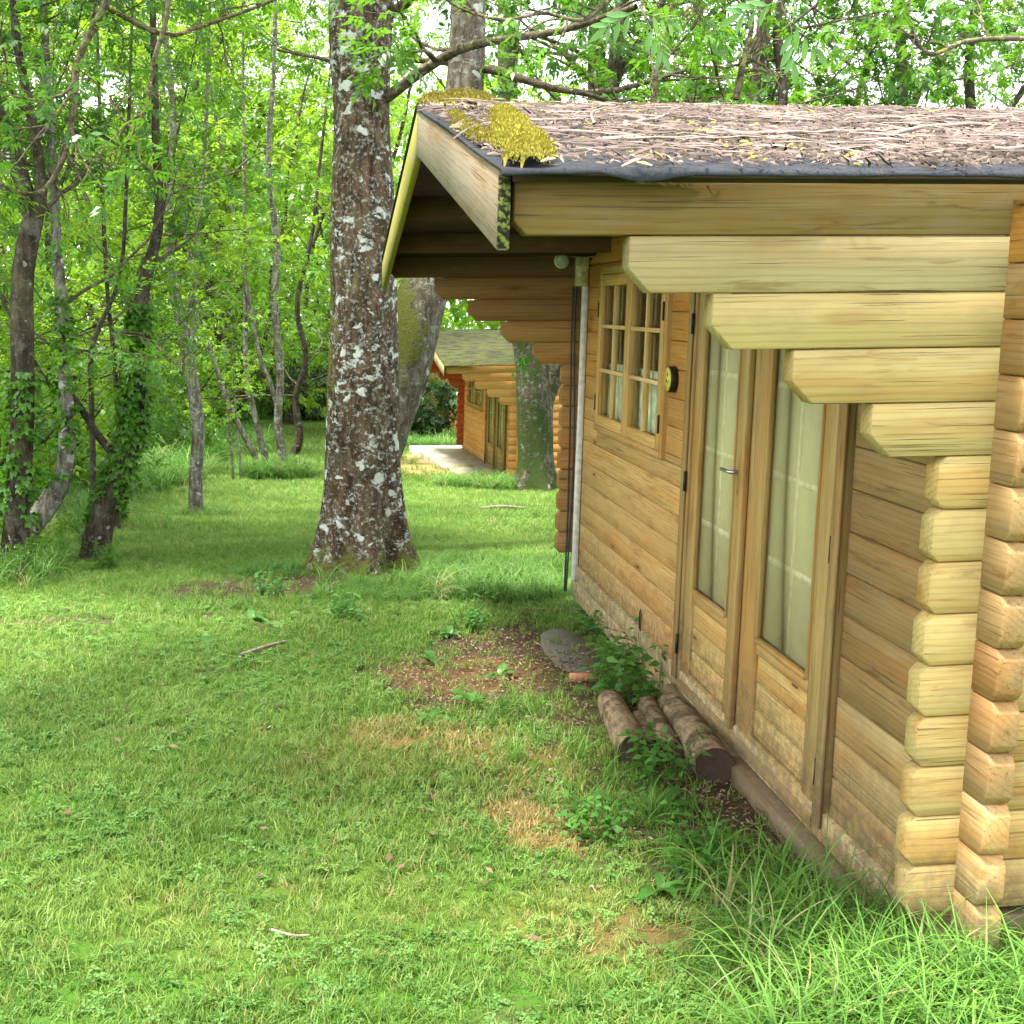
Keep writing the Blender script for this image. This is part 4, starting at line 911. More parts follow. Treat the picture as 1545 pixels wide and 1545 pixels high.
# forked mossy tree in front of the second cabin
P, R = spine_px([(808, 745, 16.9, 34), (808, 700, 16.9, 27), (807, 640, 16.9, 27), (806, 590, 16.9, 28), (800, 540, 16.9, 24), (785, 470, 16.9, 21), (770, 330, 16.9, 18), (765, 100, 17, 15), (765, -40, 17, 13)], 9)
P2, R2 = spine_px([(812, 610, 16.9, 20), (832, 570, 16.9, 18), (852, 540, 16.8, 16), (880, 470, 16.8, 15), (905, 300, 16.8, 15), (900, 100, 17, 14), (905, -40, 17, 12)], 9)
P, R = footed(P, R)
make_tree('forked_tree', 'forked dark mossy tree rooted at the near corner of the middle cabin', 'tree', [(P, R), (P2, R2)], M['bark_moss'], M['leaf'], 8, 22, 3.4, 2.6, (5, .2, .11, .045), None, lambda V, h: .12 + .25 * (fbm(V[:, 0] * 2, V[:, 2] * 1.5, 3) > .5) + .3 * np.exp(-h), (.3, .5, 5), 28, 60)

# trees left of the lawn
def T_(name, label, cat, pts, bm_, lm, seed, top=8, stems=(), **kw):
    sp = [footed(*spine_px(pts, top))] + [spine_px(s, top) for s in stems]
    return make_tree(name, label, cat, sp, M[bm_], M[lm], seed, **kw)
T_('slim_tree', 'slim pale-barked tree standing alone in the bright part of the lawn', 'tree', [(296, 782, 12.3, 11), (295, 720, 12.3, 10), (299, 650, 12.3, 9.5), (292, 590, 12.3, 10), (281, 530, 12.3, 9), (268, 460, 12.3, 8.5), (258, 410, 12.3, 8), (255, 300, 12.3, 6), (262, 180, 12.3, 5), (250, 60, 12.3, 4)], 'bark_slim', 'leaf_yel', 11, 7,
   stems=[[(284, 560, 12.3, 6.5), (292, 510, 12.3, 6), (290, 440, 12.3, 5), (300, 330, 12.3, 4), (310, 200, 12.3, 3)], [(282, 575, 12.3, 4), (262, 545, 12.3, 3.5), (232, 520, 12.3, 3), (205, 490, 12.2, 2)]], limbs=20, ll=1.9, z0=1.3, leaf=(5, .13, .075, .03))
T_('ivy_tree', 'ivy-wrapped leaning tree at the left edge of the lawn', 'tree', [(140, 865, 7.6, 22), (150, 800, 7.6, 20), (165, 750, 7.6, 19), (185, 700, 7.6, 18), (202, 640, 7.6, 15), (208, 560, 7.6, 12), (212, 460, 7.6, 11), (225, 400, 7.6, 9), (240, 330, 7.7, 7), (235, 200, 7.8, 6)], 'bark_dark', 'leaf', 12, 6.5,
   stems=[[(186, 700, 7.6, 7), (150, 660, 7.6, 6), (110, 600, 7.5, 5), (60, 560, 7.4, 3)]], limbs=24, ll=1.3, z0=.9, leaf=(7, .12, .05, .021))
T_('bent_tree', 'tree with a bent mossy foot lying towards the left edge, then rising straight', 'tree', [(-25, 880, 7.3, 19), (15, 830, 7.3, 18), (50, 790, 7.35, 17), (82, 745, 7.4, 16), (98, 700, 7.4, 14), (101, 640, 7.4, 12), (98, 560, 7.4, 10), (96, 480, 7.4, 9), (86, 380, 7.4, 8), (80, 250, 7.4, 7), (70, 100, 7.4, 6)], 'bark_slim', 'leaf_shade', 13, 6.5,
   limbs=20, ll=1.5, z0=1.3, leaf=(7, .13, .052, .022), moss=lambda V, h: np.clip(1 - h / 1.0, 0, 1) * .75, flare=None)
T_('dark_tree', 'dark upright tree filling the left edge of the wood', 'tree', [(20, 870, 6.8, 20), (25, 780, 6.8, 18), (33, 660, 6.8, 17), (34, 540, 6.8, 17), (34, 420, 6.8, 16), (50, 330, 6.8, 15), (62, 280, 6.8, 9), (48, 180, 6.8, 7), (25, 60, 6.8, 6), (20, -20, 6.8, 5)], 'bark_dark', 'leaf_shade', 14, 6.5,
   stems=[[(50, 330, 6.8, 13), (20, 230, 6.8, 12), (0, 180, 6.8, 11), (-40, 100, 6.8, 9)]], limbs=20, ll=1.7, z0=1.3, leaf=(7, .13, .055, .023))
T_('coppiced_tree', 'many-stemmed pale tree in long grass beyond the lone slim tree', 'tree', [(426, 724, 19.2, 7.5), (427, 690, 19.2, 6.5), (419, 640, 19.2, 6), (423, 560, 19.2, 6), (414, 460, 19.2, 6), (418, 370, 19.2, 5.5), (405, 250, 19.2, 4.5), (412, 120, 19.2, 3.5)], 'bark_slim', 'leaf_yel', 15, 9.5,
   stems=[[(408, 722, 19.3, 5.5), (398, 680, 19.3, 5), (385, 630, 19.3, 4.5), (372, 560, 19.3, 4), (370, 440, 19.3, 3)], [(400, 718, 19.4, 5), (385, 690, 19.4, 4.5), (365, 650, 19.4, 4), (340, 600, 19.4, 4), (322, 540, 19.4, 3.5), (300, 470, 19.4, 3)],
          [(421, 620, 19.2, 4), (405, 570, 19.2, 3.5), (390, 530, 19.2, 3)]], limbs=18, ll=2.4, z0=.6, leaf=(5, .17, .10, .045), sub=5)
T_('back_tree', 'dim leaning tree where the lawn narrows, left of the large trunk', 'tree', [(436, 700, 22.5, 7), (452, 660, 22.5, 6), (446, 600, 22.5, 5), (462, 540, 22.5, 4.5), (448, 460, 22.5, 4), (470, 360, 22.5, 3)], 'bark_dark', 'leaf', 16, 9, limbs=14, ll=2.6, z0=-.3, leaf=(5, .18, .11, .05))
T_('young_tree', 'thin young tree left of the ivy-wrapped one', 'tree', [(142, 800, 8.8, 5), (140, 680, 8.8, 4.5), (138, 600, 8.8, 4), (140, 520, 8.8, 4), (180, 420, 8.8, 3), (190, 300, 8.8, 3)], 'bark_dark', 'leaf', 17, 6, limbs=18, ll=1.3, z0=.0, leaf=(5, .12, .065, .028))
T_('young_tree', 'thin twin-stemmed young tree between the ivy-wrapped and the lone slim tree', 'tree', [(176, 760, 10, 4), (178, 640, 10, 3.6), (170, 520, 10, 3.4), (162, 440, 10, 3), (155, 300, 10, 3)], 'bark_dark', 'leaf_yel', 18, 6.5, stems=[[(178, 640, 10, 3), (186, 520, 10, 2.6), (205, 420, 10, 2.4), (240, 340, 10, 2)]], limbs=18, ll=1.4, z0=.0, leaf=(5, .12, .065, .028))
for i, (px, lab) in enumerate(((352, 'bare sapling stick nearer the lone slim tree'), (364, 'bare sapling stick nearer the many-stemmed tree'))):
    T_('sapling', lab, 'sapling', [(px, 728, 18.2, 2), (px - 2, 690, 18.2, 1.8), (px - 6, 650, 18.2, 1.5), (px - 10, 600, 18.2, 1.2)], 'bark_slim', 'leaf_yel', 19 + i, 1.2, limbs=5, ll=.5, z0=-.6, sub=2, tws=2, leaf=(5, .1, .06, .03), group='bare saplings in the lawn')
def ivy(root, x_, y_, z0, z1, rad, n, seed, spine):
    rng = np.random.default_rng(seed); P, R_ = spine; zz = z0 + (z1 - z0) * rng.random(n); c = np.stack([np.interp(zz, P[:, 2], P[:, 0]), np.interp(zz, P[:, 2], P[:, 1])], -1); r0 = np.interp(zz, P[:, 2], R_)
    a = rng.random(n) * 6.283; cl = fbm(a * 1.2, zz * 2.2, 4); k = cl > .42; rr = r0 + rad * rng.random(n) * (cl * 1.6)
    O = np.stack([c[:, 0] + rr * np.cos(a), c[:, 1] + rr * np.sin(a), zz], -1)[k]; D = np.stack([np.cos(a), np.sin(a), -.5 + rng.normal(0, .4, n)], -1)[k]
    b = np.array(root.location); obj('ivy', leaf_mesh('ivy', O, D, 3, .02, .045, .036, M['leaf'], rng, b), root)
for nm, pts, z0, z1, rad, n in (('ivy_tree', [(140, 865, 7.6, 22), (165, 750, 7.6, 19), (202, 640, 7.6, 15), (208, 560, 7.6, 12), (212, 460, 7.6, 11), (225, 400, 7.6, 9)], -.2, 1.5, .05, 1100), ('dark_tree', [(20, 870, 6.8, 20), (33, 660, 6.8, 17), (34, 420, 6.8, 16), (50, 330, 6.8, 15)], -.4, 1.0, .05, 500), ('bent_tree', [(82, 745, 7.4, 16), (101, 640, 7.4, 12), (96, 480, 7.4, 9), (80, 250, 7.4, 7)], .1, 1.6, .04, 300)):
    ivy(bpy.data.objects[nm], 0, 0, z0, z1, rad, n, 5, spine_px(pts))
# trees farther back in the wood (two shared shapes, each its own thing)
wood = [(-8.4, 15.5, 1), (-9.6, 21, 1), (-6.4, 25, 2), (-10.5, 28, 1), (-6.6, 33, 1), (-4.2, 38, 0), (-1.6, 42, 0), (.3, 45, 1), (-9.6, 12.5, 0), (-7.8, 11.5, 1), (2.2, 47, 2), (-3.6, 29, 1), (-9.4, 14.2, 1), (-8.6, 23.5, 2), (-4.9, 29.5, 1), (-5.2, 36, 0), (-9.0, 9.4, 2), (-2.4, 33.5, 1)]
protos = []
for v in range(3):
    rng = np.random.default_rng(60 + v); sp = []
    for q in range(3 if v else 2):
        n = 9; a_ = rng.random() * 6.28; P = np.cumsum(np.concatenate([[[0, 0, 0]], np.stack([rng.normal(.22 * math.cos(a_), .2, n), rng.normal(.22 * math.sin(a_), .2, n), np.full(n, .95)], -1)]), 0) + [.08 * math.cos(a_), .08 * math.sin(a_), -.2]
        sp.append((P, np.linspace(.10, .02, n + 1) * (1.1 if q == 0 else .75)))
    t_ = make_tree('wood_tree', 'x', 'tree', sp, M['bark_dark'], M[['leaf', 'leaf_yel', 'leaf_yel'][v]], 70 + v, 34, 2.9, .3, (5, .2, .125, .056), 'wood trees crowding beyond the lawn', None, (.2, .5, 4), 12, 24, None, 6, 4, lp=5)
    protos.append(t_)
wl_ = ['leafy tree deep in the wood beyond the lawn'] 
for i, (x_, y_, v) in enumerate(wood):
    o = protos[v] if v not in [w[2] for w in wood[:i]] else copy_tree(protos[v])
    o.location = (x_, y_, float(gz(x_, y_))); o.rotation_euler = (0, 0, i * 1.7); s_ = .9 + .3 * ((i * 7) % 5) / 4; o.scale = (s_, s_, s_)
    o['label'] = ['slender tree in the wood behind the ivy-wrapped tree', 'pale-leaved tree deep in the wood at the left', 'darker leafy tree beyond the lone slim tree', 'pale-leaved tree far left behind the others', 'pale-leaved tree behind the many-stemmed tree', 'pale tree at the far end of the lawn, left side', 'tree at the far end of the lawn beside the large trunk', 'last tree behind the farthest cabin', 'tree just behind the dark tree at the left edge', 'pale-leaved tree between the bent and ivy-wrapped trees', 'tree far behind the middle cabin roof', 'pale-leaved tree left of the narrowing lawn', 'pale-leaved tree left behind the lone slim tree', 'deep green tree behind the bare saplings', 'deep green tree left behind the many-stemmed tree', 'tree in the far wood between the many-stemmed tree and the saplings', 'deep green tree behind the dark tree at the left edge', 'pale-leaved tree closing the far end of the lawn'][i]
# trees behind the near cabin, seen over its roof
rt = [(2.9, 10.5, 'bark_dark', 'leaf_shade', 7, 31, 'ivy-dark thick tree right behind the near cabin roof', .13), (4.6, 12.0, 'bark_dark', 'leaf', 8, 32, 'dark forked tree in front of the sky gap over the roof', .10), (6.6, 13.0, 'bark_dark', 'leaf_yel', 8, 33, 'tree leaning right over the middle of the roof ridge', .11), (8.2, 12.0, 'bark_pale', 'leaf_shade', 8, 34, 'spreading tree over the right end of the roof ridge', .12),
      (3.6, 17.5, 'bark_dark', 'leaf_yel', 9, 35, 'taller tree behind the first row over the roof', .13), (10.5, 17, 'bark_dark', 'leaf_shade', 9, 36, 'far tree at the right end over the roof', .12), (1.8, 13.2, 'bark_dark', 'leaf_shade', 8, 37, 'dark ivy-clad tree just right of the pale leaning trunk', .15), (7.5, 20, 'bark_dark', 'leaf', 9, 38, 'far tree closing the gap over the roof', .12)]
for (x_, y_, bm_, lm, top, sd0, lab, r_) in rt:
    rng = np.random.default_rng(sd0); g0 = float(gz(x_, y_)); n = 7; P = np.stack([x_ + np.cumsum(rng.normal(0, .16, n)) - .0, y_ + np.cumsum(rng.normal(0, .1, n)), g0 - .2 + (top - g0) * np.linspace(0, 1, n)], -1); R = r_ * np.linspace(1.1, .3, n)
    j = 3; P2 = np.array([P[j], P[j] + [rng.normal(0, .2) + .3, .1, .8], P[j] + [rng.normal(0, .3) + .9, .2, 2.0], P[j] + [rng.normal(0, .5) + 1.2, .3, 3.4]]); R2 = R[j] * np.array([.7, .6, .45, .25])
    make_tree('backdrop_tree', lab, 'tree', [(P, R), (P2, R2)], M[bm_], M[lm], sd0, 26, 2.6, 1.6, (7, .15, .085, .036), None, None, (.2, .5, 4), 14, 40, None, 5, 4)
# added ash outside the view, placed so its canopy shades the near lawn
P = np.array([[-6.6, -1.6, -.3], [-6.5, -1.5, 1.5], [-6.3, -1.2, 3.2], [-6.0, -.9, 5.0], [-5.6, -.6, 7.0], [-5.3, -.5, 9.0]]); R = np.array([.24, .2, .18, .14, .1, .05])
P2 = np.array([P[2], [-5.4, -.4, 4.6], [-4.4, .6, 5.7], [-3.2, 1.6, 6.6], [-2.2, 2.4, 7.2]]); R2 = np.array([.13, .11, .09, .06, .03])
P3 = np.array([P[3], [-5.0, -2.0, 6.0], [-3.8, -2.8, 7.0], [-2.4, -3.2, 7.6]]); R3 = np.array([.11, .09, .06, .03])
P4 = np.array([P[2], [-5.6, 1.0, 4.6], [-5.2, 2.8, 5.8], [-4.6, 4.4, 6.8]]); R4 = np.array([.11, .09, .06, .03])
make_tree('added_shade_ash', 'added tall ash out of view at the left, its canopy shading the near lawn', 'tree', [(P, R), (P2, R2), (P3, R3), (P4, R4)], M['bark_slim'], M['leaf'], 91, 30, 2.6, 4.2, (5, .24, .17, .075), None, None, (.25, .4, 4), 16, 30, None, 5, 4, lp=3)
# shrubs: undergrowth along the wood edge and beside the far cabins
def make_shrub(name, label, lm, seed, r, h, n, leaf):
    rng = np.random.default_rng(seed); root = empty(name); tag(root, label, 'shrub'); polys, LO, LD = [], [], []
    for i in range(9):
        a = rng.random() * 6.28; P, R = grow(np.array([.1 * math.cos(a), .1 * math.sin(a), -.1]), np.array([math.cos(a) * .45 * r, math.sin(a) * .45 * r, 1]), h * (.7 + .5 * rng.random()), .018, 8, rng, .25, .0); polys.append((P, R))
        for q in range(n):
            f = rng.integers(1, 9); P2, R2 = grow(P[f], rng.normal(0, 1, 3) * [1, 1, .5], .25 * r + .25 * rng.random(), .006, 4, rng, .4); polys.append((P2, R2))
            for w in range(7): m = rng.integers(1, 5); LO.append(P2[m] + rng.normal(0, .05, 3)); LD.append(norm(P2[m] - P2[m - 1]) + rng.normal(0, .7, 3))
    V, F_ = tubes(polys, 4); obj('stem', np_mesh('stem', V, F_, M['bark_dark'], {'moss': np.zeros(len(V))}), root)
    LO = np.array(LO); LD = np.array(LD); obj('foliage', leaf_mesh('foliage', LO, LD, leaf[0], leaf[1], leaf[2], leaf[3], M[lm], rng), root); return root
shp = [make_shrub('leafy_shrub', 'x', 'leaf', 81, 1.0, 1.5, 16, (5, .11, .065, .032)), make_shrub('leafy_shrub', 'x', 'leaf_yel', 82, 1.2, 1.9, 16, (5, .12, .07, .034)), make_shrub('dark_shrub', 'x', 'leaf_dark', 83, 1.1, 1.8, 18, (5, .10, .11, .04))]
spots = [(-5.6, 8.6, 0, .5), (-4.6, 9.8, 0, .45), (-5.6, 7.0, 0, .6), (-5.2, 10.8, 1, 1.), (-5.6, 12.5, 0, 1.1), (-5.3, 14.5, 1, 1.2), (-6.6, 17.5, 1, 1.3), (-5.6, 20.5, 0, 1.3), (-4.9, 23.5, 1, 1.4), (-5.4, 27.5, 1, 1.6), (-3.9, 30.5, 0, 1.5), (-2.8, 37.5, 2, 1.8), (-1.2, 36.5, 2, 1.6), (.2, 41.0, 1, 1.9),
         (.55, 29.0, 2, 1.35), (-7.5, 14.0, 1, 1.5), (-7.8, 22.0, 1, 1.8), (3.2, 29.5, 2, 1.3), (-3.8, 21.8, 0, .8), (-6.0, 9.4, 1, 1.2)]
spots += [(-3.75, 6.3, 0, .2), (-3.2, 6.9, 0, .15), (-4.1, 5.9, 0, .22), (-3.6, 8.6, 0, .22), (-3.9, 7.6, 1, .2), (-4.6, 6.2, 0, .3)]
seen = set()
for i, (x_, y_, v, s_) in enumerate(spots):
    if v in seen: o = copy_tree(shp[v])
    else: o = shp[v]; seen.add(v)
    o.location = (x_, y_, float(gz(x_, y_))); o.rotation_euler = (0, 0, i * 2.1); o.scale = (s_, s_, s_)
    if (x_, y_) == (.55, 29.0): o['label'] = 'dark glossy evergreen bush left of the farthest cabin'
    elif (x_, y_) == (3.2, 29.5): o['label'] = 'dark evergreen bush between the middle and farthest cabins'
    else: o['label'] = 'leafy undergrowth bush ' + ['behind the bent tree', 'left of the ivy-wrapped tree', 'at the left frame edge behind the dark tree', 'behind the ivy-wrapped tree', 'between the ivy-wrapped and lone slim trees', 'behind the lone slim tree to its left', 'well behind the lone slim tree', 'in the wood edge left of the bare saplings', 'pale and tall behind the bare saplings', 'left of the many-stemmed tree', 'behind the many-stemmed tree', 'dark, at the far end of the lawn', 'dark, left of the large trunk far away', 'pale, at the far end of the lawn', '', 'deep in the wood at left', 'palest, deep in the wood', '', 'small, beside the bare saplings', 'pale, just behind the young tree', 'low, in front of the bent tree foot', 'low, right beside the ivy-wrapped tree foot', 'low, in front of the dark tree', 'low, behind the ivy-wrapped tree foot', 'low and pale between the bent and ivy-wrapped trees', 'at the left frame edge in the shade'][i]; o['group'] = 'undergrowth bushes at the wood edge'
# far-off wood closing the view: one mass of leaves on a hedge-like body
n = 42000; rng = np.random.default_rng(5); x = rng.random(n) * 62 - 34; y = 47 + rng.random(n) * 16 + .01 * x; zt = 4.4 + 6.5 * fbm(x * .22, y * .2, 3); z = gz(x, y) + rng.random(n) ** .8 * zt * 1.5
O = np.stack([x, y, z], -1); o = obj('distant_wood', leaf_mesh('distant_wood', O, rng.normal(0, 1, (n, 3)), 1, .1, .55, .34, M['leaf_yel'], rng)); tag(o, 'bright far-off woodland seen as one mass through the trees', 'woodland', kind='stuff')
n = 16000; x = rng.random(n) * 34 + 3; y = 27 + rng.random(n) * 12; z = gz(x, y) + rng.random(n) * (3.5 + 2.5 * fbm(x * .3, y * .3, 2)); k = ~((x < 9) & (y > 31)); O = np.stack([x, y, z], -1)[k]
o = obj('distant_wood', leaf_mesh('distant_wood', O, rng.normal(0, 1, (len(O), 3)), 1, .1, .42, .26, M['leaf'], rng)); tag(o, 'green wood mass behind the cabins on the right', 'woodland', kind='stuff')

# hanging ash twigs close above the near roof, leaflets as single pieces
leafl = {}
def leaflet_mesh(seed):
    V = []; n = 7
    for i in range(n):
        f = i / (n - 1); w = .30 * math.sin(math.pi * min(1, f * .97 + .02)) ** .8; z = -.18 * f * f
        V += [(f, -w / 2, z + .05 * w), (f, 0, z - .03 * (1 - f)), (f, w / 2, z + .05 * w)]
    F_ = []
    for i in range(n - 1):
        for j in range(2): a = i * 3 + j; F_.append((a, a + 1, a + 4, a + 3))
    return np_mesh('leaflet', V, np.array(F_), M['leaf_blue'], {'tint': np.full(len(V), .35 + .12 * seed)}, True)
LM = [leaflet_mesh(i) for i in range(4)]
def ash_twig(label, pts, leaves, seed):
    rng = np.random.default_rng(seed); P = np.array(pts, float); base = P[0].copy(); root = empty('ash_twig', tuple(base)); tag(root, label, 'twig', 'ash twigs hanging over the near roof')
    cc, RR, _ = disp_tube(P, np.linspace(.010, .004, len(P)), 6, 20, .25, seed % 7); V, F_ = tubes([(cc, RR)], 6); obj('stem', np_mesh('stem', V - base, F_, M['twig'], {'moss': np.zeros(len(V))}, True), root)
    for (f, dx, dz, ll_) in leaves:
        i = int(f * 19); o0 = cc[i]; d = norm(np.array([dx, rng.normal(0, .3), dz])); n = 7; rl = ll_ * 1.9
        V, F_ = tubes([(np.array([o0, o0 + d * rl * .5, o0 + d * rl + [0, 0, -.01]]), np.array([.002, .0016, .001]))], 4); st = obj('leaf_stalk', np_mesh('leaf_stalk', V - base, F_, M['leaf_blue'], {'tint': np.full(len(V), .8)}), root)
        S = norm(np.cross(d, [0, 1., .2]))
        for k in range(n):
            last = k == n - 1; g = 1 if last else .35 + .55 * (k // 2) / 2; sg = 0 if last else (1 if k % 2 else -1); dl = norm(d * (.9 if not last else 1) + S * sg * .8 + [0, 0, -.25]); nrm = norm(np.cross(dl, S if last else d) + [0, -.6, .4]); yv = norm(np.cross(nrm, dl)); zv = np.cross(dl, yv)
            l = ll_ * (.85 + .3 * rng.random()); m = obj('leaflet', LM[rng.integers(0, 4)], st); p_ = o0 + d * rl * g - base
            m.matrix_local = Matrix(((dl[0] * l, yv[0] * l, zv[0] * l, p_[0]), (dl[1] * l, yv[1] * l, zv[1] * l, p_[1]), (dl[2] * l, yv[2] * l, zv[2] * l, p_[2]), (0, 0, 0, 1)))
def A(*q): return [at(*p_) for p_ in q]
ash_twig('ash twig with broad blue-green leaflets above the left part of the roof', A((975, -90, 2.6), (972, -30, 2.5), (968, 10, 2.45), (975, 30, 2.4)), [(.7, -.6, -.35, .085), (.95, .35, -.7, .085), (.8, .8, -.1, .075)], 1)
ash_twig('ash twig with pale backlit leaflets above the middle of the roof', A((1190, -100, 2.4), (1185, -30, 2.3), (1180, 10, 2.3), (1195, 35, 2.25)), [(.85, .6, -.5, .095), (.98, .1, -.8, .085), (.6, -.6, -.2, .09)], 2)
def bare_twig(label, pts, r, seed, nb=7, group='lichen-crusted bare twigs overhead'):
    rng = np.random.default_rng(seed); r = r * 1.35; P = np.array(A(*pts)); base = P[0].copy(); root = empty('bare_branch', tuple(base)); tag(root, label, 'branch', group)
    cc, RR, _ = disp_tube(P, np.linspace(r, r * .4, len(P)), 7, 36, .3, seed % 7); polys = []
    V, F_ = tubes([(cc, RR)], 7); obj('main_stem', np_mesh('main_stem', V - base, F_, M['twig_yel'], {'moss': np.full(len(V), .3)}, True), root)
    LO, LD = [], []
    for q in range(nb):
        i = rng.integers(6, 34); d = norm(cc[i] - cc[i - 1]) + rng.normal(0, .8, 3) * [1, .7, 1]; L0 = .25 + .45 * rng.random()
        P2, R2 = grow(cc[i], d, L0, RR[i, 0] * .6, 7, rng, .55, -.02 + .08 * (q % 2)); polys.append((P2, R2))
        for w in range(3):
            j = rng.integers(2, 7); P3, R3 = grow(P2[j], norm(P2[j] - P2[j - 1]) + rng.normal(0, .7, 3), .12 + .2 * rng.random(), R2[j] * .7, 5, rng, .5, .12); polys.append((P3, R3))
            for h in range(2): LO.append(P3[-1]); LD.append(rng.normal(0, 1, 3) + [0, 0, .1])
    V, F_ = tubes(polys, 5); obj('side_twig', np_mesh('side_twig', V - base, F_, M['twig_yel'], {'moss': np.full(len(V), .3)}, True), root)
    LO, LD = np.array(LO), np.array(LD); obj('foliage', leaf_mesh('foliage', LO, LD, 7, .13, .065, .024, M['leaf'], rng, base), root)
M['twig_yel'] = bark('lichen_twig', (.06, .05, .035), (.2, .17, .12), (.38, .33, .13), .15, .6, (.26, .21, .03), 1, 25)
bare_twig('drooping lichen-yellow branch curling down at the upper left of the wood', [(170, -80, 5.6), (160, 0, 5.6), (118, 90, 5.6), (112, 160, 5.6), (95, 240, 5.6), (60, 290, 5.6), (10, 285, 5.6), (-30, 260, 5.6)], .020, 1, 9)
bare_twig('hooked lichen-crusted branch end hanging left of the large trunk', [(260, -60, 5.2), (250, 30, 5.2), (232, 90, 5.2), (222, 150, 5.2), (205, 190, 5.2), (190, 185, 5.2), (165, 150, 5.2)], .013, 2, 7)
bare_twig('bare dark branch reaching right from the upper left, near the top of the frame', [(60, -60, 6.2), (130, -10, 6.2), (240, 50, 6.2), (300, 40, 6.2), (400, 5, 6.2), (450, -20, 6.2)], .016, 3, 8)
bare_twig('twisted lichen-yellow branch above the left end of the roof', [(1000, -60, 5.0), (930, -10, 5.0), (880, 30, 5.0), (820, 20, 5.0), (760, 30, 5.0), (700, 15, 5.0), (660, -10, 5.0)], .012, 4, 10)
bare_twig('pale lichen branch crossing above the right end of the roof', [(1600, 60, 3.6), (1540, 58, 3.6), (1460, 62, 3.6), (1400, 80, 3.6), (1370, 20, 3.6), (1385, -40, 3.6)], .012, 5, 6)
bare_twig('upright forked lichen branch over the middle-left of the roof', [(985, 170, 6.5), (990, 110, 6.5), (1005, 60, 6.5), (1015, 0, 6.5), (1025, -60, 6.5)], .020, 6, 8)
bare_twig('crooked lichen branch over the middle of the roof', [(1110, 150, 6.8), (1122, 90, 6.8), (1135, 30, 6.8), (1128, -50, 6.8)], .022, 7, 9)

# ================================================================== SINGLE WEEDS AND STICKS
def plant(name, label, x_, y_, kind, seed, s_=1., group=None):
    rng = np.random.default_rng(seed); z_ = float(gz(x_, y_)); root = empty(name, (x_, y_, z_)); tag(root, label, 'weed', group)
    if kind == 'dock':
        n = 5 + seed % 3
        for i in range(n):
            a = rng.random() * 6.28; L0 = (.09 + .07 * rng.random()) * s_; w = L0 * .34; e = .5 + .6 * rng.random(); V = []; m = 7
            for q in range(m):
                f = q / (m - 1); wid = w * math.sin(math.pi * (f * .93 + .05)) ** .7; r_ = L0 * f * math.cos(e * (1 - .5 * f)); zz = L0 * (math.sin(e) * f - .55 * f * f); zz = max(zz, .004)
                wv = .004 * math.sin(f * 14 + i)
                for sg in (-1, 0, 1): V.append((r_ * math.cos(a) - sg * wid / 2 * math.sin(a), r_ * math.sin(a) + sg * wid / 2 * math.cos(a), zz + (abs(sg) * .12 * wid) + wv * sg))
            F_ = [(q * 3 + j, q * 3 + j + 1, q * 3 + j + 4, q * 3 + j + 3) for q in range(m - 1) for j in range(2)]
            obj('leaf', np_mesh('leaf', V, np.array(F_), M['weed'], {'tint': np.full(len(V), rng.random())}, True), root)
    else:
        polys, LO, LD = [], [], []
        for i in range(14):
            a = rng.random() * 6.28; P, R = grow(np.zeros(3) + [.09 * s_ * math.cos(a * 3), .15 * s_ * math.sin(a * 3), -.02], np.array([math.cos(a) * .5, math.sin(a) * .5, 1]), (.12 + .16 * rng.random()) * s_, .0028, 6, rng, .25); polys.append((P, R))
            for q in range(1, 7):
                for sg in (0, 1): LO.append(P[q]); b = a + q * 1.57 + sg * 3.14; LD.append([math.cos(b), math.sin(b), .25])
        V, F_ = tubes(polys, 4); obj('stem', np_mesh('stem', V, F_, M['weed'], {'tint': np.full(len(V), .3)}), root)
        obj('foliage', leaf_mesh('foliage', np.array(LO), np.array(LD), 1, .004, .048 * s_, .030 * s_, M['weed'], rng), root)
M['weed'] = leafmat('weed_leaves', (.035, .14, .02), (.13, .31, .06), (.2, .4, .05))
plant('bushy_weed', 'leafy green weed growing against the wall above the cut logs', -.17, 2.85, 'bush', 1, 1.25)
plant('bushy_weed', 'dense low weed between the stone slab and the cabin skirt', -.10, 3.45, 'bush', 2, 1.15)
plant('bushy_weed', 'small broad-leaved weed in front of the cut log ends', -.36, 1.72, 'bush', 3, .95)
plant('bushy_weed', 'thin climbing weed at the far corner of the skirt board', -.05, 4.3, 'bush', 4, .8)
dk = [(-.95, 2.79, 'beside the orange dry patch'), (-1.17, 2.52, 'left of the orange dry patch'), (-2.26, 4.1, 'alone in the left lawn'), (-2.05, 4.7, 'near the bare patch left of the large trunk'), (-.9, 4.3, 'at the edge of the mulch'), (-1.35, 4.75, 'in front of the large trunk'), (-.75, 3.3, 'just left of the mulch'), (-.42, 1.35, 'right of the dry patch near the logs'), (-.33, .95, 'under the door near the ground beam'), (-1.05, 3.6, 'midway between trunk and logs'), (-1.62, 5.2, 'at the foot of the large trunk'), (-.62, .62, 'beside the long grass near the cabin corner')]
for i, (x_, y_, w) in enumerate(dk): plant('dock_weed', 'pale broad-leaved dock ' + w, x_, y_, 'dock', 10 + i, .9, 'broad-leaved weeds in the lawn')
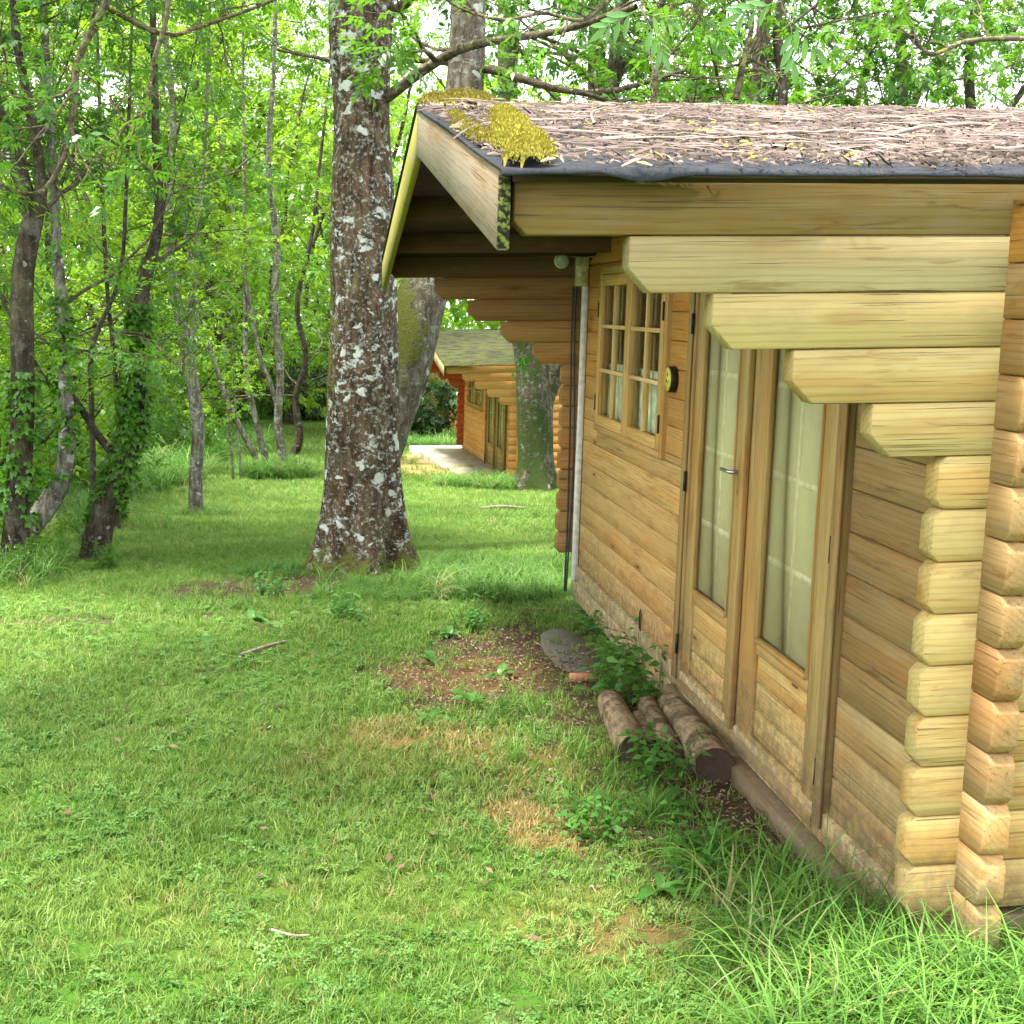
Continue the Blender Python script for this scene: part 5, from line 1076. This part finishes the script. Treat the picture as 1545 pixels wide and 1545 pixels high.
def stick(label, a, b, r, bend, mat, seed):
    a = np.array([*a, float(gz(*a)) + r + .012]); b = np.array([*b, float(gz(*b)) + r + .012]); m = (a + b) / 2 + np.array(bend)
    cc, R, _ = disp_tube(np.array([a, m, b]) - a, [r, r * .95, r * .7], 8, 16, .35, seed); V, F_ = tubes([(cc, R)], 8)
    o = obj('stick', np_mesh('stick', V, [F_, np.arange(8)[None, ::-1], (np.arange(8) + 120)[None]], mat, {'moss': np.zeros(len(V))}, True)); o.location = a; tag(o, label, 'stick')
stick('brown broken stick lying on the lawn left of centre', (-2.06, 3.75), (-1.83, 4.05), .011, (0, 0, .005), M['twig_dead'], 1)
stick('short pale curved stick on the lawn near the bottom of the frame', (-1.79, .45), (-1.68, .40), .005, (.01, -.02, 0), M['twig_dead'], 2)
stick('long thin pale stick on the far lawn right of the large trunk', (.35, 13.0), (.95, 13.1), .02, (0, 0, .02), M['twig_dead'], 3)
for i, (x_, y_, lab) in enumerate(((-1.5, 4.9, 'right in front of the large trunk foot'), (-.75, 4.6, 'between the large trunk and the edging board'), (-.55, 5.3, 'behind the edging board by the near cabin'), (-1.95, 5.6, 'beside the bare patch left of the large trunk'), (-.72, 1.15, 'beside the lower dry patch'), (-.45, .75, 'where the long grass begins'))):
    plant('bushy_weed', 'low leafy weed clump ' + lab, x_, y_, 'bush', 30 + i, .8)
# fallen leaves on the lawn
n = 60; x, y = region(n, -2.6, -.3, -.4, 3.2); a = RNG.random(n) * 6.28
V = []; 
for i in range(n):
    l, w = .014 + .014 * RNG.random(), .008 + .008 * RNG.random(); c_, s_ = math.cos(a[i]), math.sin(a[i]); z0 = float(gz(x[i], y[i])) + .030
    for (u, v, q) in ((-l, 0, 0), (0, -w, .004), (l, 0, .006), (0, w, .002)): V.append((x[i] + u * c_ - v * s_, y[i] + u * s_ + v * c_, z0 + q))
o = obj('fallen_leaves', np_mesh('fallen_leaves', V, np.arange(4 * n).reshape(n, 4), M['chips'], {'tint': np.repeat(RNG.random(n) * .65, 4)})); tag(o, 'scattered small dead leaves on the lawn', 'leaves', kind='stuff')

for o in bpy.data.objects:
    if o.parent is not None and o.name.split('.')[0] in ('branchwork', 'crown', 'foliage', 'side_twig', 'ivy') or (o.name.split('.')[0] == 'stem' and o.parent is not None and o.parent.name.split('.')[0] in ('leafy_shrub', 'dark_shrub', 'bushy_weed')): o['kind'] = 'stuff'
